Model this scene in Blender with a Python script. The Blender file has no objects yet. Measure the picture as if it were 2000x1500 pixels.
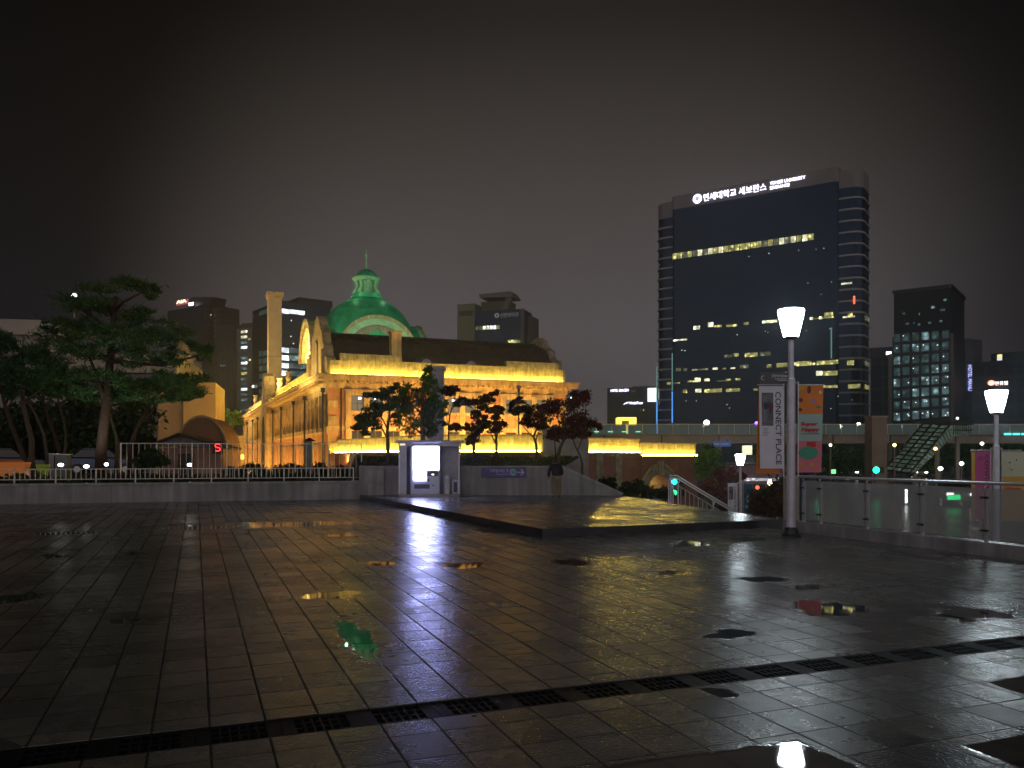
import bpy, bmesh, math, random
import numpy as np
from mathutils import Vector, Matrix, Euler

# ------------------------------------------------------------------ camera, world, exposure
sc = bpy.context.scene
COL = sc.collection
F, HY, CH = 1600.0, 889.0, 1.7            # focal length and horizon in photo pixels, eye height in metres
cam_d = bpy.data.cameras.new('camera')
cam_d.sensor_width = 36.0
cam_d.lens = 28.8
cam_d.shift_y = (HY - 750.0) / 2000.0
cam_d.clip_start, cam_d.clip_end = 0.1, 6000
cam = bpy.data.objects.new('camera', cam_d)
COL.objects.link(cam)
cam.location = (0, 0, CH)
cam.rotation_euler = (math.radians(90), 0, 0)
sc.camera = cam
sc.view_settings.view_transform = 'Standard'
sc.view_settings.look = 'None'
sc.view_settings.exposure = 0.0
sc.view_settings.gamma = 1.0
sc.render.engine = 'CYCLES'
sc.cycles.use_denoising = True
sc.cycles.max_bounces = 6
sc.cycles.diffuse_bounces = 2
sc.cycles.glossy_bounces = 4
sc.cycles.transparent_max_bounces = 12
sc.cycles.sample_clamp_indirect = 4.0
sc.cycles.volume_bounces = 0
sc.cycles.caustics_reflective = False
sc.cycles.caustics_refractive = False

world = bpy.data.worlds.new("World")
sc.world = world
world.use_nodes = True
wn, wl = world.node_tree.nodes, world.node_tree.links
wn.clear()
w_out = wn.new('ShaderNodeOutputWorld')
w_bg = wn.new('ShaderNodeBackground')
w_tc = wn.new('ShaderNodeTexCoord')
w_sep = wn.new('ShaderNodeSeparateXYZ')
wl.new(w_tc.outputs['Generated'], w_sep.inputs[0])
w_ramp = wn.new('ShaderNodeValToRGB')      # low cloud lit by the city: brightest near the horizon
cr = w_ramp.color_ramp
cr.elements[0].position, cr.elements[0].color = 0.0, (0.122, 0.107, 0.110, 1)
cr.elements[1].position, cr.elements[1].color = 1.0, (0.012, 0.011, 0.010, 1)
for p_, c_ in ((0.10, (0.116, 0.102, 0.107, 1)), (0.16, (0.102, 0.090, 0.094, 1)), (0.24, (0.079, 0.068, 0.066, 1)), (0.345, (0.051, 0.0435, 0.039, 1)), (0.464, (0.0245, 0.0205, 0.0178, 1)), (0.6, (0.012, 0.011, 0.010, 1))):
    e_ = cr.elements.new(p_); e_.color = c_
wl.new(w_sep.outputs['Z'], w_ramp.inputs[0])
w_dot = wn.new('ShaderNodeVectorMath'); w_dot.operation = 'DOT_PRODUCT'
w_dot.inputs[1].default_value = Vector((0.06, 0.985, 0.165)).normalized()
wl.new(w_tc.outputs['Generated'], w_dot.inputs[0])
w_map = wn.new('ShaderNodeMapRange')
w_map.inputs['From Min'].default_value, w_map.inputs['From Max'].default_value = 0.855, 0.995
w_map.inputs['To Min'].default_value, w_map.inputs['To Max'].default_value = 0.09, 1.0
w_map.interpolation_type = 'SMOOTHSTEP'
wl.new(w_dot.outputs['Value'], w_map.inputs['Value'])
w_noise = wn.new('ShaderNodeTexNoise'); w_noise.inputs['Scale'].default_value = 2.2; w_noise.inputs['Detail'].default_value = 3
wl.new(w_tc.outputs['Generated'], w_noise.inputs['Vector'])
w_m2 = wn.new('ShaderNodeMapRange'); w_m2.inputs['To Min'].default_value, w_m2.inputs['To Max'].default_value = 0.92, 1.34
wl.new(w_noise.outputs['Fac'], w_m2.inputs['Value'])
w_mul = wn.new('ShaderNodeMath'); w_mul.operation = 'MULTIPLY'
wl.new(w_map.outputs[0], w_mul.inputs[0]); wl.new(w_m2.outputs[0], w_mul.inputs[1])
w_back = wn.new('ShaderNodeMapRange'); w_back.interpolation_type = 'SMOOTHSTEP'   # glow added behind the viewer to light faces turned towards the camera
w_back.inputs['From Min'].default_value, w_back.inputs['From Max'].default_value = 0.15, -0.7
w_back.inputs['To Min'].default_value, w_back.inputs['To Max'].default_value = 0.0, 6.0
wl.new(w_sep.outputs['Y'], w_back.inputs['Value'])
w_add = wn.new('ShaderNodeMath'); w_add.operation = 'ADD'
wl.new(w_mul.outputs[0], w_add.inputs[0]); wl.new(w_back.outputs[0], w_add.inputs[1])
w_mul = w_add
wl.new(w_ramp.outputs['Color'], w_bg.inputs['Color'])
wl.new(w_mul.outputs[0], w_bg.inputs['Strength'])
wl.new(w_bg.outputs[0], w_out.inputs['Surface'])

# ------------------------------------------------------------------ helpers
def P(px, py, Y):
    """world point that the photo shows at pixel (px, py) when it lies Y metres ahead"""
    return Vector(((px - 1000) / F * Y, Y, CH + (HY - py) / F * Y))

MATS = {}
def pmat(name, col, rough=0.6, metal=0.0, scale=3.0, var=0.25, bump=0.0, bscale=40.0, spec=0.5, coat=0.0):
    if name in MATS: return MATS[name]
    m = bpy.data.materials.new(name); m.use_nodes = True
    n, l = m.node_tree.nodes, m.node_tree.links
    b = n['Principled BSDF']
    b.inputs['Roughness'].default_value = rough
    b.inputs['Metallic'].default_value = metal
    b.inputs['Specular IOR Level'].default_value = spec
    b.inputs['Coat Weight'].default_value = coat
    tc = n.new('ShaderNodeTexCoord')
    ns = n.new('ShaderNodeTexNoise'); ns.inputs['Scale'].default_value = scale; ns.inputs['Detail'].default_value = 5
    l.new(tc.outputs['Object'], ns.inputs['Vector'])
    mr = n.new('ShaderNodeMapRange')
    mr.inputs['From Min'].default_value, mr.inputs['From Max'].default_value = 0.3, 0.7
    mr.inputs['To Min'].default_value, mr.inputs['To Max'].default_value = 1 - var, 1 + var
    l.new(ns.outputs['Fac'], mr.inputs['Value'])
    mx = n.new('ShaderNodeMix'); mx.data_type = 'RGBA'; mx.blend_type = 'MULTIPLY'; mx.inputs['Factor'].default_value = 1
    mx.inputs['A'].default_value = (*col, 1)
    l.new(mr.outputs[0], mx.inputs['B'])
    l.new(mx.outputs['Result'], b.inputs['Base Color'])
    if bump:
        n2 = n.new('ShaderNodeTexNoise'); n2.inputs['Scale'].default_value = bscale; n2.inputs['Detail'].default_value = 4
        l.new(tc.outputs['Object'], n2.inputs['Vector'])
        bp = n.new('ShaderNodeBump'); bp.inputs['Strength'].default_value = bump; bp.inputs['Distance'].default_value = 0.02
        l.new(n2.outputs['Fac'], bp.inputs['Height']); l.new(bp.outputs[0], b.inputs['Normal'])
    MATS[name] = m
    return m

def emat(name, col, strength, base=(0.6, 0.6, 0.6), patch=0.0, pscale=1.0):
    """something that gives off light; patch > 0 makes the brightness uneven, as a room behind a pane"""
    if name in MATS: return MATS[name]
    m = bpy.data.materials.new(name); m.use_nodes = True
    n, l = m.node_tree.nodes, m.node_tree.links
    b = n['Principled BSDF']
    b.inputs['Base Color'].default_value = (*base, 1)
    b.inputs['Roughness'].default_value = 0.35
    b.inputs['Emission Color'].default_value = (*col, 1)
    b.inputs['Emission Strength'].default_value = strength
    if patch:
        tc = n.new('ShaderNodeTexCoord')
        vo = n.new('ShaderNodeTexVoronoi'); vo.inputs['Scale'].default_value = pscale
        l.new(tc.outputs['Object'], vo.inputs['Vector'])
        ns = n.new('ShaderNodeTexNoise'); ns.inputs['Scale'].default_value = pscale * 0.8; ns.inputs['Detail'].default_value = 4
        l.new(tc.outputs['Object'], ns.inputs['Vector'])
        mr = n.new('ShaderNodeMapRange')
        mr.inputs['From Min'].default_value, mr.inputs['From Max'].default_value = 0.05, 0.45
        mr.inputs['To Min'].default_value, mr.inputs['To Max'].default_value = 1 + patch * 2.2, 1 - patch * 0.75
        l.new(vo.outputs['Distance'], mr.inputs['Value'])
        mu = n.new('ShaderNodeMath'); mu.operation = 'MULTIPLY'
        m2 = n.new('ShaderNodeMapRange')
        m2.inputs['From Min'].default_value, m2.inputs['From Max'].default_value = 0.35, 0.65
        m2.inputs['To Min'].default_value, m2.inputs['To Max'].default_value = strength * (1 - patch), strength * (1 + 0.4 * patch)
        l.new(ns.outputs['Fac'], m2.inputs['Value'])
        l.new(mr.outputs[0], mu.inputs[0]); l.new(m2.outputs[0], mu.inputs[1])
        l.new(mu.outputs[0], b.inputs['Emission Strength'])
    MATS[name] = m
    return m

def tag(o, label=None, cat=None, group=None, kind=None):
    if label: o['label'] = label
    if cat: o['category'] = cat
    if group: o['group'] = group
    if kind: o['kind'] = kind
    return o

def thing(name, label, cat, loc=(0, 0, 0), rz=0.0, group=None):
    o = bpy.data.objects.new(name, None)
    o.empty_display_size = 0.3
    COL.objects.link(o)
    o.location = loc; o.rotation_euler = (0, 0, rz)
    return tag(o, label, cat, group)

class MB:
    def __init__(s): s.v, s.f = [], []
    def add(s, vs, fs):
        o = len(s.v); s.v += [tuple(p) for p in vs]; s.f += [tuple(i + o for i in f) for f in fs]; return s
    def box(s, x0, x1, y0, y1, z0, z1):
        return s.add([(x0, y0, z0), (x1, y0, z0), (x1, y1, z0), (x0, y1, z0), (x0, y0, z1), (x1, y0, z1), (x1, y1, z1), (x0, y1, z1)],
                     [(0, 3, 2, 1), (4, 5, 6, 7), (0, 1, 5, 4), (1, 2, 6, 5), (2, 3, 7, 6), (3, 0, 4, 7)])
    def prism(s, poly, z0, z1):
        n = len(poly)
        vs = [(x, y, z0) for x, y in poly] + [(x, y, z1) for x, y in poly]
        return s.add(vs, [tuple(range(n - 1, -1, -1)), tuple(range(n, 2 * n))] + [(i, (i + 1) % n, (i + 1) % n + n, i + n) for i in range(n)])
    def slab(s, poly, y0, y1):
        """polygon in x,z extruded from y0 to y1"""
        n = len(poly)
        vs = [(x, y0, z) for x, z in poly] + [(x, y1, z) for x, z in poly]
        return s.add(vs, [tuple(range(n)), tuple(range(2 * n - 1, n - 1, -1))] + [(i, i + n, (i + 1) % n + n, (i + 1) % n) for i in range(n)])
    def slabx(s, poly, x0, x1):
        """polygon in y,z extruded from x0 to x1"""
        n = len(poly)
        vs = [(x0, y, z) for y, z in poly] + [(x1, y, z) for y, z in poly]
        return s.add(vs, [tuple(range(n - 1, -1, -1)), tuple(range(n, 2 * n))] + [(i, (i + 1) % n, (i + 1) % n + n, i + n) for i in range(n)])
    def tube(s, pts, rads, n=8, cap=True):
        pts = [Vector(p) for p in pts]
        if isinstance(rads, (int, float)): rads = [rads] * len(pts)
        vs, fs = [], []
        ref = Vector((0.31, 0.95, 0.12))
        for i, p in enumerate(pts):
            d = (pts[min(i + 1, len(pts) - 1)] - pts[max(i - 1, 0)])
            d = d.normalized() if d.length > 1e-9 else Vector((0, 0, 1))
            a = d.cross(ref)
            if a.length < 1e-3: a = d.cross(Vector((1, 0, 0)))
            a.normalize(); b = d.cross(a)
            for k in range(n):
                t = 2 * math.pi * k / n
                vs.append(p + (a * math.cos(t) + b * math.sin(t)) * rads[i])
        for i in range(len(pts) - 1):
            for k in range(n):
                fs.append((i * n + k, i * n + (k + 1) % n, (i + 1) * n + (k + 1) % n, (i + 1) * n + k))
        if cap:
            fs.append(tuple(range(n - 1, -1, -1))); fs.append(tuple(range((len(pts) - 1) * n, len(pts) * n)))
        return s.add(vs, fs)
    def lathe(s, prof, cx=0, cy=0, n=24):
        vs, fs = [], []
        for r, z in prof:
            for k in range(n):
                t = 2 * math.pi * k / n
                vs.append((cx + r * math.cos(t), cy + r * math.sin(t), z))
        m = len(prof)
        for i in range(m - 1):
            for k in range(n):
                fs.append((i * n + k, i * n + (k + 1) % n, (i + 1) * n + (k + 1) % n, (i + 1) * n + k))
        fs.append(tuple(range(n - 1, -1, -1))); fs.append(tuple(range((m - 1) * n, m * n)))
        return s.add(vs, fs)
    def build(s, name, mat, parent=None, smooth=False, bevel=0.0):
        me = bpy.data.meshes.new(name)
        me.from_pydata(s.v, [], s.f)
        me.materials.append(mat)
        if smooth: me.polygons.foreach_set('use_smooth', [True] * len(me.polygons))
        o = bpy.data.objects.new(name, me)
        COL.objects.link(o)
        if parent: o.parent = parent
        if bevel:
            bv = o.modifiers.new('bevel', 'BEVEL'); bv.width = bevel; bv.segments = 2; bv.limit_method = 'ANGLE'
        return o

def copy_tree(o, parent=None):
    c = o.copy(); COL.objects.link(c)
    if parent: c.parent = parent
    for ch in list(o.children): copy_tree(ch, c)
    return c

def text_obj(body, mat, parent, x0, z0, w, h, y=0.0, ext=0.02, vertical=False, name='lettering', italic=False, bold=0.0):
    """letters on the front (-y) face of a thing: lower left corner x0, z0, fitted into w by h"""
    cu = bpy.data.curves.new('t', 'FONT'); cu.body = body; cu.size = 1.0; cu.extrude = 0.02; cu.resolution_u = 3; cu.offset = bold
    to = bpy.data.objects.new('t', cu); COL.objects.link(to)
    bpy.context.view_layer.update()
    dg = bpy.context.evaluated_depsgraph_get()
    me = bpy.data.meshes.new_from_object(to.evaluated_get(dg))
    bpy.data.objects.remove(to)
    co = np.array([v.co[:] for v in me.vertices])
    if len(co) == 0: return None
    mn, mx = co.min(0), co.max(0)
    q = (co - mn) / np.maximum(mx - mn, 1e-6)
    if italic: q[:, 0] = (q[:, 0] + 0.06 * q[:, 1]) / 1.06
    if vertical:      # turned a quarter to the right: reads from top to bottom
        X, Z = x0 + q[:, 1] * w, z0 + (1 - q[:, 0]) * h
    else:
        X, Z = x0 + q[:, 0] * w, z0 + q[:, 1] * h
    out = np.stack([X, y - q[:, 2] * ext, Z], 1)
    for v, c in zip(me.vertices, out): v.co = c
    me.materials.clear(); me.materials.append(mat)
    o = bpy.data.objects.new(name, me); COL.objects.link(o); o.parent = parent
    return o

def ellipse(cx, cz, rx, rz, n=20, a0=0.0, a1=2 * math.pi):
    return [(cx + rx * math.cos(a0 + (a1 - a0) * i / n), cz + rz * math.sin(a0 + (a1 - a0) * i / n)) for i in range(n if a1 - a0 > 6.28 else n + 1)]

def arch_ring(mb, cx, cz, ro, ri, y0, y1, n=20, a0=0.0, a1=math.pi):
    for i in range(n):
        t0, t1 = a0 + (a1 - a0) * i / n, a0 + (a1 - a0) * (i + 1) / n
        q = [(cx + r * math.cos(t), cz + r * math.sin(t)) for r, t in ((ri, t0), (ro, t0), (ro, t1), (ri, t1))]
        vs = [(x, y0, z) for x, z in q] + [(x, y1, z) for x, z in q]
        fs = [(0, 1, 2, 3), (7, 6, 5, 4), (1, 5, 6, 2), (3, 7, 4, 0)]
        if i == 0: fs.append((0, 4, 5, 1))
        if i == n - 1: fs.append((2, 6, 7, 3))
        mb.add(vs, fs)
    return mb

def light(name, kind, loc, energy, col, rot=None, **kw):
    d = bpy.data.lights.new(name, kind); d.energy = energy; d.color = col
    for k, v in kw.items(): setattr(d, k, v)
    o = bpy.data.objects.new(name, d); COL.objects.link(o); o.location = loc
    if rot is not None: o.rotation_euler = rot
    return o

def aim(o, target):
    o.rotation_euler = (Vector(target) - o.location).to_track_quat('-Z', 'Y').to_euler()

def brick_mat(name, c1, c2, mortar, w=0.24, h=0.075, rough=0.8):
    m = bpy.data.materials.new(name); m.use_nodes = True
    n, l = m.node_tree.nodes, m.node_tree.links
    b = n['Principled BSDF']; b.inputs['Roughness'].default_value = rough
    tc = n.new('ShaderNodeTexCoord'); sp = n.new('ShaderNodeSeparateXYZ'); l.new(tc.outputs['Object'], sp.inputs[0])
    ad = n.new('ShaderNodeMath'); l.new(sp.outputs['X'], ad.inputs[0]); l.new(sp.outputs['Y'], ad.inputs[1])
    cb = n.new('ShaderNodeCombineXYZ'); l.new(ad.outputs[0], cb.inputs[0]); l.new(sp.outputs['Z'], cb.inputs[1])
    br = n.new('ShaderNodeTexBrick'); l.new(cb.outputs[0], br.inputs['Vector'])
    br.inputs['Scale'].default_value = 1.0
    br.inputs['Brick Width'].default_value = w; br.inputs['Row Height'].default_value = h
    br.inputs['Mortar Size'].default_value = 0.008
    br.inputs['Color1'].default_value = (*c1, 1); br.inputs['Color2'].default_value = (*c2, 1); br.inputs['Mortar'].default_value = (*mortar, 1)
    ns = n.new('ShaderNodeTexNoise'); ns.inputs['Scale'].default_value = 0.8; ns.inputs['Detail'].default_value = 5
    l.new(tc.outputs['Object'], ns.inputs['Vector'])
    mr = n.new('ShaderNodeMapRange'); mr.inputs['From Min'].default_value, mr.inputs['From Max'].default_value = 0.3, 0.7
    mr.inputs['To Min'].default_value, mr.inputs['To Max'].default_value = 0.7, 1.2
    l.new(ns.outputs['Fac'], mr.inputs['Value'])
    mx = n.new('ShaderNodeMix'); mx.data_type = 'RGBA'; mx.blend_type = 'MULTIPLY'; mx.inputs['Factor'].default_value = 1
    l.new(br.outputs['Color'], mx.inputs['A']); l.new(mr.outputs[0], mx.inputs['B'])
    l.new(mx.outputs['Result'], b.inputs['Base Color'])
    MATS[name] = m
    return m

# shared materials
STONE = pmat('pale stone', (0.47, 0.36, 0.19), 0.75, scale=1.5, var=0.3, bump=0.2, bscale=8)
GRANITE = pmat('wet granite', (0.30, 0.29, 0.29), 0.35, scale=2.5, var=0.22, bump=0.15, bscale=60)
CONC = pmat('concrete', (0.30, 0.28, 0.25), 0.7, scale=1.2, var=0.25, bump=0.15, bscale=20)
STEEL = pmat('brushed steel', (0.60, 0.60, 0.62), 0.32, 0.45, scale=8, var=0.1)
PAINTED = pmat('pale painted steel', (0.74, 0.72, 0.62), 0.45, scale=6, var=0.2)
DARKMET = pmat('dark metal', (0.035, 0.035, 0.037), 0.4, 0.4, scale=6, var=0.2)
BLACK = pmat('black rubber', (0.015, 0.015, 0.015), 0.6)
BRICK = brick_mat('station brick', (0.42, 0.17, 0.07), (0.50, 0.22, 0.10), (0.45, 0.36, 0.25))
BRICK2 = brick_mat('wall brick', (0.27, 0.09, 0.06), (0.33, 0.12, 0.08), (0.25, 0.2, 0.17))
STRIP = emat('warm light line', (1.0, 0.70, 0.10), 85.0)
BARK_R = pmat('pine bark', (0.055, 0.030, 0.022), 0.85, scale=14, var=0.5, bump=0.5, bscale=25)
BARK_G = pmat('grey bark', (0.10, 0.075, 0.05), 0.85, scale=14, var=0.4, bump=0.4, bscale=25)

def leafmat(name, c1, c2, scale=1.6, trans=0.25):
    if name in MATS: return MATS[name]
    m = bpy.data.materials.new(name); m.use_nodes = True
    n, l = m.node_tree.nodes, m.node_tree.links
    b = n['Principled BSDF']; b.inputs['Roughness'].default_value = 0.5
    tc = n.new('ShaderNodeTexCoord'); ns = n.new('ShaderNodeTexNoise'); ns.inputs['Scale'].default_value = scale; ns.inputs['Detail'].default_value = 6
    l.new(tc.outputs['Object'], ns.inputs['Vector'])
    cr = n.new('ShaderNodeValToRGB'); cr.color_ramp.elements[0].position = 0.35; cr.color_ramp.elements[1].position = 0.68
    cr.color_ramp.elements[0].color = (*c1, 1); cr.color_ramp.elements[1].color = (*c2, 1)
    l.new(ns.outputs['Fac'], cr.inputs[0]); l.new(cr.outputs[0], b.inputs['Base Color'])
    tr = n.new('ShaderNodeBsdfTranslucent'); l.new(cr.outputs[0], tr.inputs['Color'])
    mx = n.new('ShaderNodeMixShader'); mx.inputs[0].default_value = trans
    l.new(b.outputs[0], mx.inputs[1]); l.new(tr.outputs[0], mx.inputs[2])
    l.new(mx.outputs[0], n['Material Output'].inputs['Surface'])
    MATS[name] = m
    return m
# ------------------------------------------------------------------ the setting: plaza, street, planting
TH = math.atan2(0.36, 0.933)
U2, V2 = Vector((math.cos(TH), math.sin(TH))), Vector((-math.sin(TH), math.cos(TH)))
def to_grid(x, y): return (x * U2.x + y * U2.y, x * V2.x + y * V2.y)
def from_grid(u, v): return (u * U2.x + v * V2.x, u * U2.y + v * V2.y)

POOLS = []                     # shallow dips where water stands: centre and half sizes on the slab grid, how ragged
for px, py, w_, h_ in [(1120, 1098, 120, 16), (905, 1104, 110, 20), (640, 1164, 170, 20), (700, 1250, 80, 120), (1440, 1238, 140, 26), (1880, 1195, 240, 36),
                       (1630, 1190, 190, 44), (1500, 1131, 170, 14), (560, 1024, 330, 14), (400, 1030, 180, 10), (110, 1086, 70, 12), (40, 1166, 130, 24), (240, 1212, 90, 16),
                       (265, 1081, 60, 10), (1340, 1062, 190, 12), (1450, 1052, 90, 10), (975, 1036, 150, 12), (1215, 1085, 90, 10), (120, 1042, 150, 9), (1750, 1150, 120, 12),
                       (1580, 1147, 130, 12), (1290, 1120, 90, 10), (660, 1045, 100, 8), (1400, 1352, 60, 24), (740, 1100, 90, 9)]:
    Y_ = F * CH / (py - HY); X_ = (px - 1000) / F * Y_
    POOLS.append((*to_grid(X_, Y_), max(0.15, w_ / 2 * Y_ / F), max(0.12, h_ / 2 * Y_ * Y_ / (F * CH)), 1.0))
BOXPOOLS = [(2.65, 3.10, 0.78, 0.95), (4.75, 3.34, 0.62, 0.20), (5.8, 4.24, 0.33, 0.22)]

def paving_mat(name, tw, tl, base, joint_w=0.007, wet=1.0, pools=False):
    m = bpy.data.materials.new(name); m.use_nodes = True
    n, l = m.node_tree.nodes, m.node_tree.links
    b = n['Principled BSDF']
    def math_(op, a, bb=None, c=None):
        k = n.new('ShaderNodeMath'); k.operation = op
        for i, x in enumerate((a, bb, c)):
            if x is None: continue
            if isinstance(x, (int, float)): k.inputs[i].default_value = x
            else: l.new(x, k.inputs[i])
        return k.outputs[0]
    def rng(x, a0, a1, b0, b1, smooth=False):
        k = n.new('ShaderNodeMapRange'); k.inputs['From Min'].default_value, k.inputs['From Max'].default_value = a0, a1
        k.inputs['To Min'].default_value, k.inputs['To Max'].default_value = b0, b1
        if smooth: k.interpolation_type = 'SMOOTHSTEP'
        l.new(x, k.inputs['Value']); return k.outputs[0]
    def noise(scale, detail=4, vec=None, rough=0.5):
        k = n.new('ShaderNodeTexNoise'); k.inputs['Scale'].default_value = scale; k.inputs['Detail'].default_value = detail
        k.inputs['Roughness'].default_value = rough
        l.new(vec or tc.outputs['Object'], k.inputs['Vector']); return k.outputs['Fac']
    tc = n.new('ShaderNodeTexCoord'); sp = n.new('ShaderNodeSeparateXYZ'); l.new(tc.outputs['Object'], sp.inputs[0])
    gx, gy = math_('DIVIDE', math_('SUBTRACT', sp.outputs['X'], 0.08), tw), math_('DIVIDE', math_('ADD', sp.outputs['Y'], 0.05), tl)
    fx, fy = math_('FRACT', gx), math_('FRACT', gy)
    cell = n.new('ShaderNodeCombineXYZ'); l.new(math_('FLOOR', gx), cell.inputs[0]); l.new(math_('FLOOR', gy), cell.inputs[1])
    wn_ = n.new('ShaderNodeTexWhiteNoise'); wn_.noise_dimensions = '2D'; l.new(cell.outputs[0], wn_.inputs['Vector'])
    sc_ = n.new('ShaderNodeSeparateColor'); l.new(wn_.outputs['Color'], sc_.inputs[0])
    r1, r2, r3 = sc_.outputs[0], sc_.outputs[1], sc_.outputs[2]
    ex = math_('MULTIPLY', math_('SUBTRACT', 0.5, math_('ABSOLUTE', math_('SUBTRACT', fx, 0.5))), tw)
    ey = math_('MULTIPLY', math_('SUBTRACT', 0.5, math_('ABSOLUTE', math_('SUBTRACT', fy, 0.5))), tl)
    edge = math_('MINIMUM', math_('MULTIPLY', ex, 0.75), ey)
    joint = rng(edge, joint_w * 0.55, joint_w * 1.2, 0.0, 1.0, True)          # 0 in the joint
    # colour: stone that varies from slab to slab, a few dark replacement slabs, stains
    big = noise(0.35, 3)
    tone = math_('MULTIPLY', rng(r1, 0, 1, 0.72, 1.18), math_('MULTIPLY', rng(noise(5, 6), 0.3, 0.7, 0.75, 1.22), rng(big, 0.35, 0.65, 0.72, 1.2)))
    zone = math_('MULTIPLY', rng(noise(0.5, 2), 0.48, 0.62, 0.0, 0.34), 1.0)
    dark = math_('LESS_THAN', r2, zone)
    tone = math_('MULTIPLY', tone, math_('SUBTRACT', 1.0, math_('MULTIPLY', dark, 0.6)))
    tone = math_('MULTIPLY', tone, rng(joint, 0, 1, 0.22, 1.0))
    cm = n.new('ShaderNodeMix'); cm.data_type = 'RGBA'; cm.inputs['A'].default_value = (base[0] * 1.08, base[1], base[2] * 0.85, 1); cm.inputs['B'].default_value = (base[0], base[1], base[2] * 1.05, 1)
    l.new(r3, cm.inputs['Factor'])
    mx = n.new('ShaderNodeMix'); mx.data_type = 'RGBA'; mx.blend_type = 'MULTIPLY'; mx.inputs['Factor'].default_value = 1
    l.new(cm.outputs['Result'], mx.inputs['A']); l.new(tone, mx.inputs['B']); l.new(mx.outputs['Result'], b.inputs['Base Color'])
    # water: standing in the dips it mirrors, elsewhere the grain glistens
    film = rng(noise(0.55, 3, rough=0.45), 0.36, 0.68, 0.0, 1.0, True)
    field = None
    if pools:
        uv = n.new('ShaderNodeCombineXYZ'); l.new(sp.outputs['X'], uv.inputs[0]); l.new(sp.outputs['Y'], uv.inputs[1])
        for cu, cv, ru, rv, _k in POOLS:
            mp = n.new('ShaderNodeVectorMath'); mp.operation = 'SUBTRACT'; l.new(uv.outputs[0], mp.inputs[0]); mp.inputs[1].default_value = (cu, cv, 0)
            ms = n.new('ShaderNodeVectorMath'); ms.operation = 'MULTIPLY'; l.new(mp.outputs[0], ms.inputs[0]); ms.inputs[1].default_value = (1 / ru, 1 / rv, 0)
            ln = n.new('ShaderNodeVectorMath'); ln.operation = 'LENGTH'; l.new(ms.outputs[0], ln.inputs[0])
            d_ = math_('SUBTRACT', 1.0, ln.outputs['Value'])
            field = d_ if field is None else math_('MAXIMUM', field, d_)
        n1 = noise(2.2, 6, rough=0.62)
        field = math_('ADD', math_('MAXIMUM', field, -0.75), math_('MULTIPLY', math_('SUBTRACT', n1, 0.5), 2.6))
        field = math_('ADD', field, math_('MULTIPLY', math_('SUBTRACT', r2, 0.5), 0.35))
        field = math_('ADD', field, math_('MULTIPLY', math_('SUBTRACT', joint, 1.0), -0.25))
        for cu, cv, ru, rv in BOXPOOLS:
            bx = math_('SUBTRACT', 1.0, math_('DIVIDE', math_('ABSOLUTE', math_('SUBTRACT', sp.outputs['X'], cu)), ru))
            by = math_('SUBTRACT', 1.0, math_('DIVIDE', math_('ABSOLUTE', math_('SUBTRACT', sp.outputs['Y'], cv)), rv))
            bb_ = math_('ADD', math_('MULTIPLY', math_('MINIMUM', bx, by), 2.5), math_('MULTIPLY', math_('SUBTRACT', n1, 0.5), 0.35))
            field = math_('MAXIMUM', field, bb_)
        pool = rng(field, 0.12, 0.30, 0.0, 1.0, True)
    else:
        pool = rng(noise(0.7, 5), 0.62, 0.70, 0.0, 1.0, True)
    dry = math_('SUBTRACT', 1.0, pool)
    slabr = math_('SUBTRACT', r2, 0.5)
    rough = math_('ADD', rng(film, 0, 1, 0.27, 0.18), math_('MULTIPLY', slabr, 0.10))
    rough = math_('ADD', rough, rng(noise(9, 4), 0.3, 0.7, -0.03, 0.04))
    rough = math_('MAXIMUM', math_('MULTIPLY', math_('ADD', rough, rng(joint, 0, 1, 0.4, 0.0)), dry), 0.025)
    l.new(rough, b.inputs['Roughness'])
    b.inputs['IOR'].default_value = 1.9
    l.new(math_('MULTIPLY', math_('MAXIMUM', rng(joint, 0, 1, 0.12, 0.5), math_('MULTIPLY', pool, 0.36)), 1.0), b.inputs['Specular IOR Level'])
    wetmul = n.new('ShaderNodeMix'); wetmul.data_type = 'RGBA'; wetmul.blend_type = 'MULTIPLY'; wetmul.inputs['Factor'].default_value = 1
    l.new(mx.outputs['Result'], wetmul.inputs['A']); l.new(rng(pool, 0, 1, 1.0, 0.6), wetmul.inputs['B']); l.new(wetmul.outputs['Result'], b.inputs['Base Color'])
    # relief: joints, slabs not quite level, coarse flamed grain that drowns where water stands
    tilt = math_('ADD', math_('MULTIPLY', math_('MULTIPLY', math_('SUBTRACT', fx, 0.5), math_('SUBTRACT', r1, 0.5)), 0.0042),
                 math_('MULTIPLY', math_('MULTIPLY', math_('SUBTRACT', fy, 0.5), math_('SUBTRACT', r3, 0.5)), 0.0052))
    hgt = math_('ADD', math_('MULTIPLY', joint, 0.0008), tilt)
    hgt = math_('ADD', hgt, math_('MULTIPLY', noise(48, 3), 0.0033))
    hgt = math_('ADD', hgt, math_('MULTIPLY', noise(7, 3), 0.0022))
    hgt = math_('MULTIPLY', hgt, dry)
    bp = n.new('ShaderNodeBump'); bp.inputs['Strength'].default_value = 1.0; bp.inputs['Distance'].default_value = 1.0
    l.new(hgt, bp.inputs['Height']); l.new(bp.outputs[0], b.inputs['Normal'])
    MATS[name] = m
    return m

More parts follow.
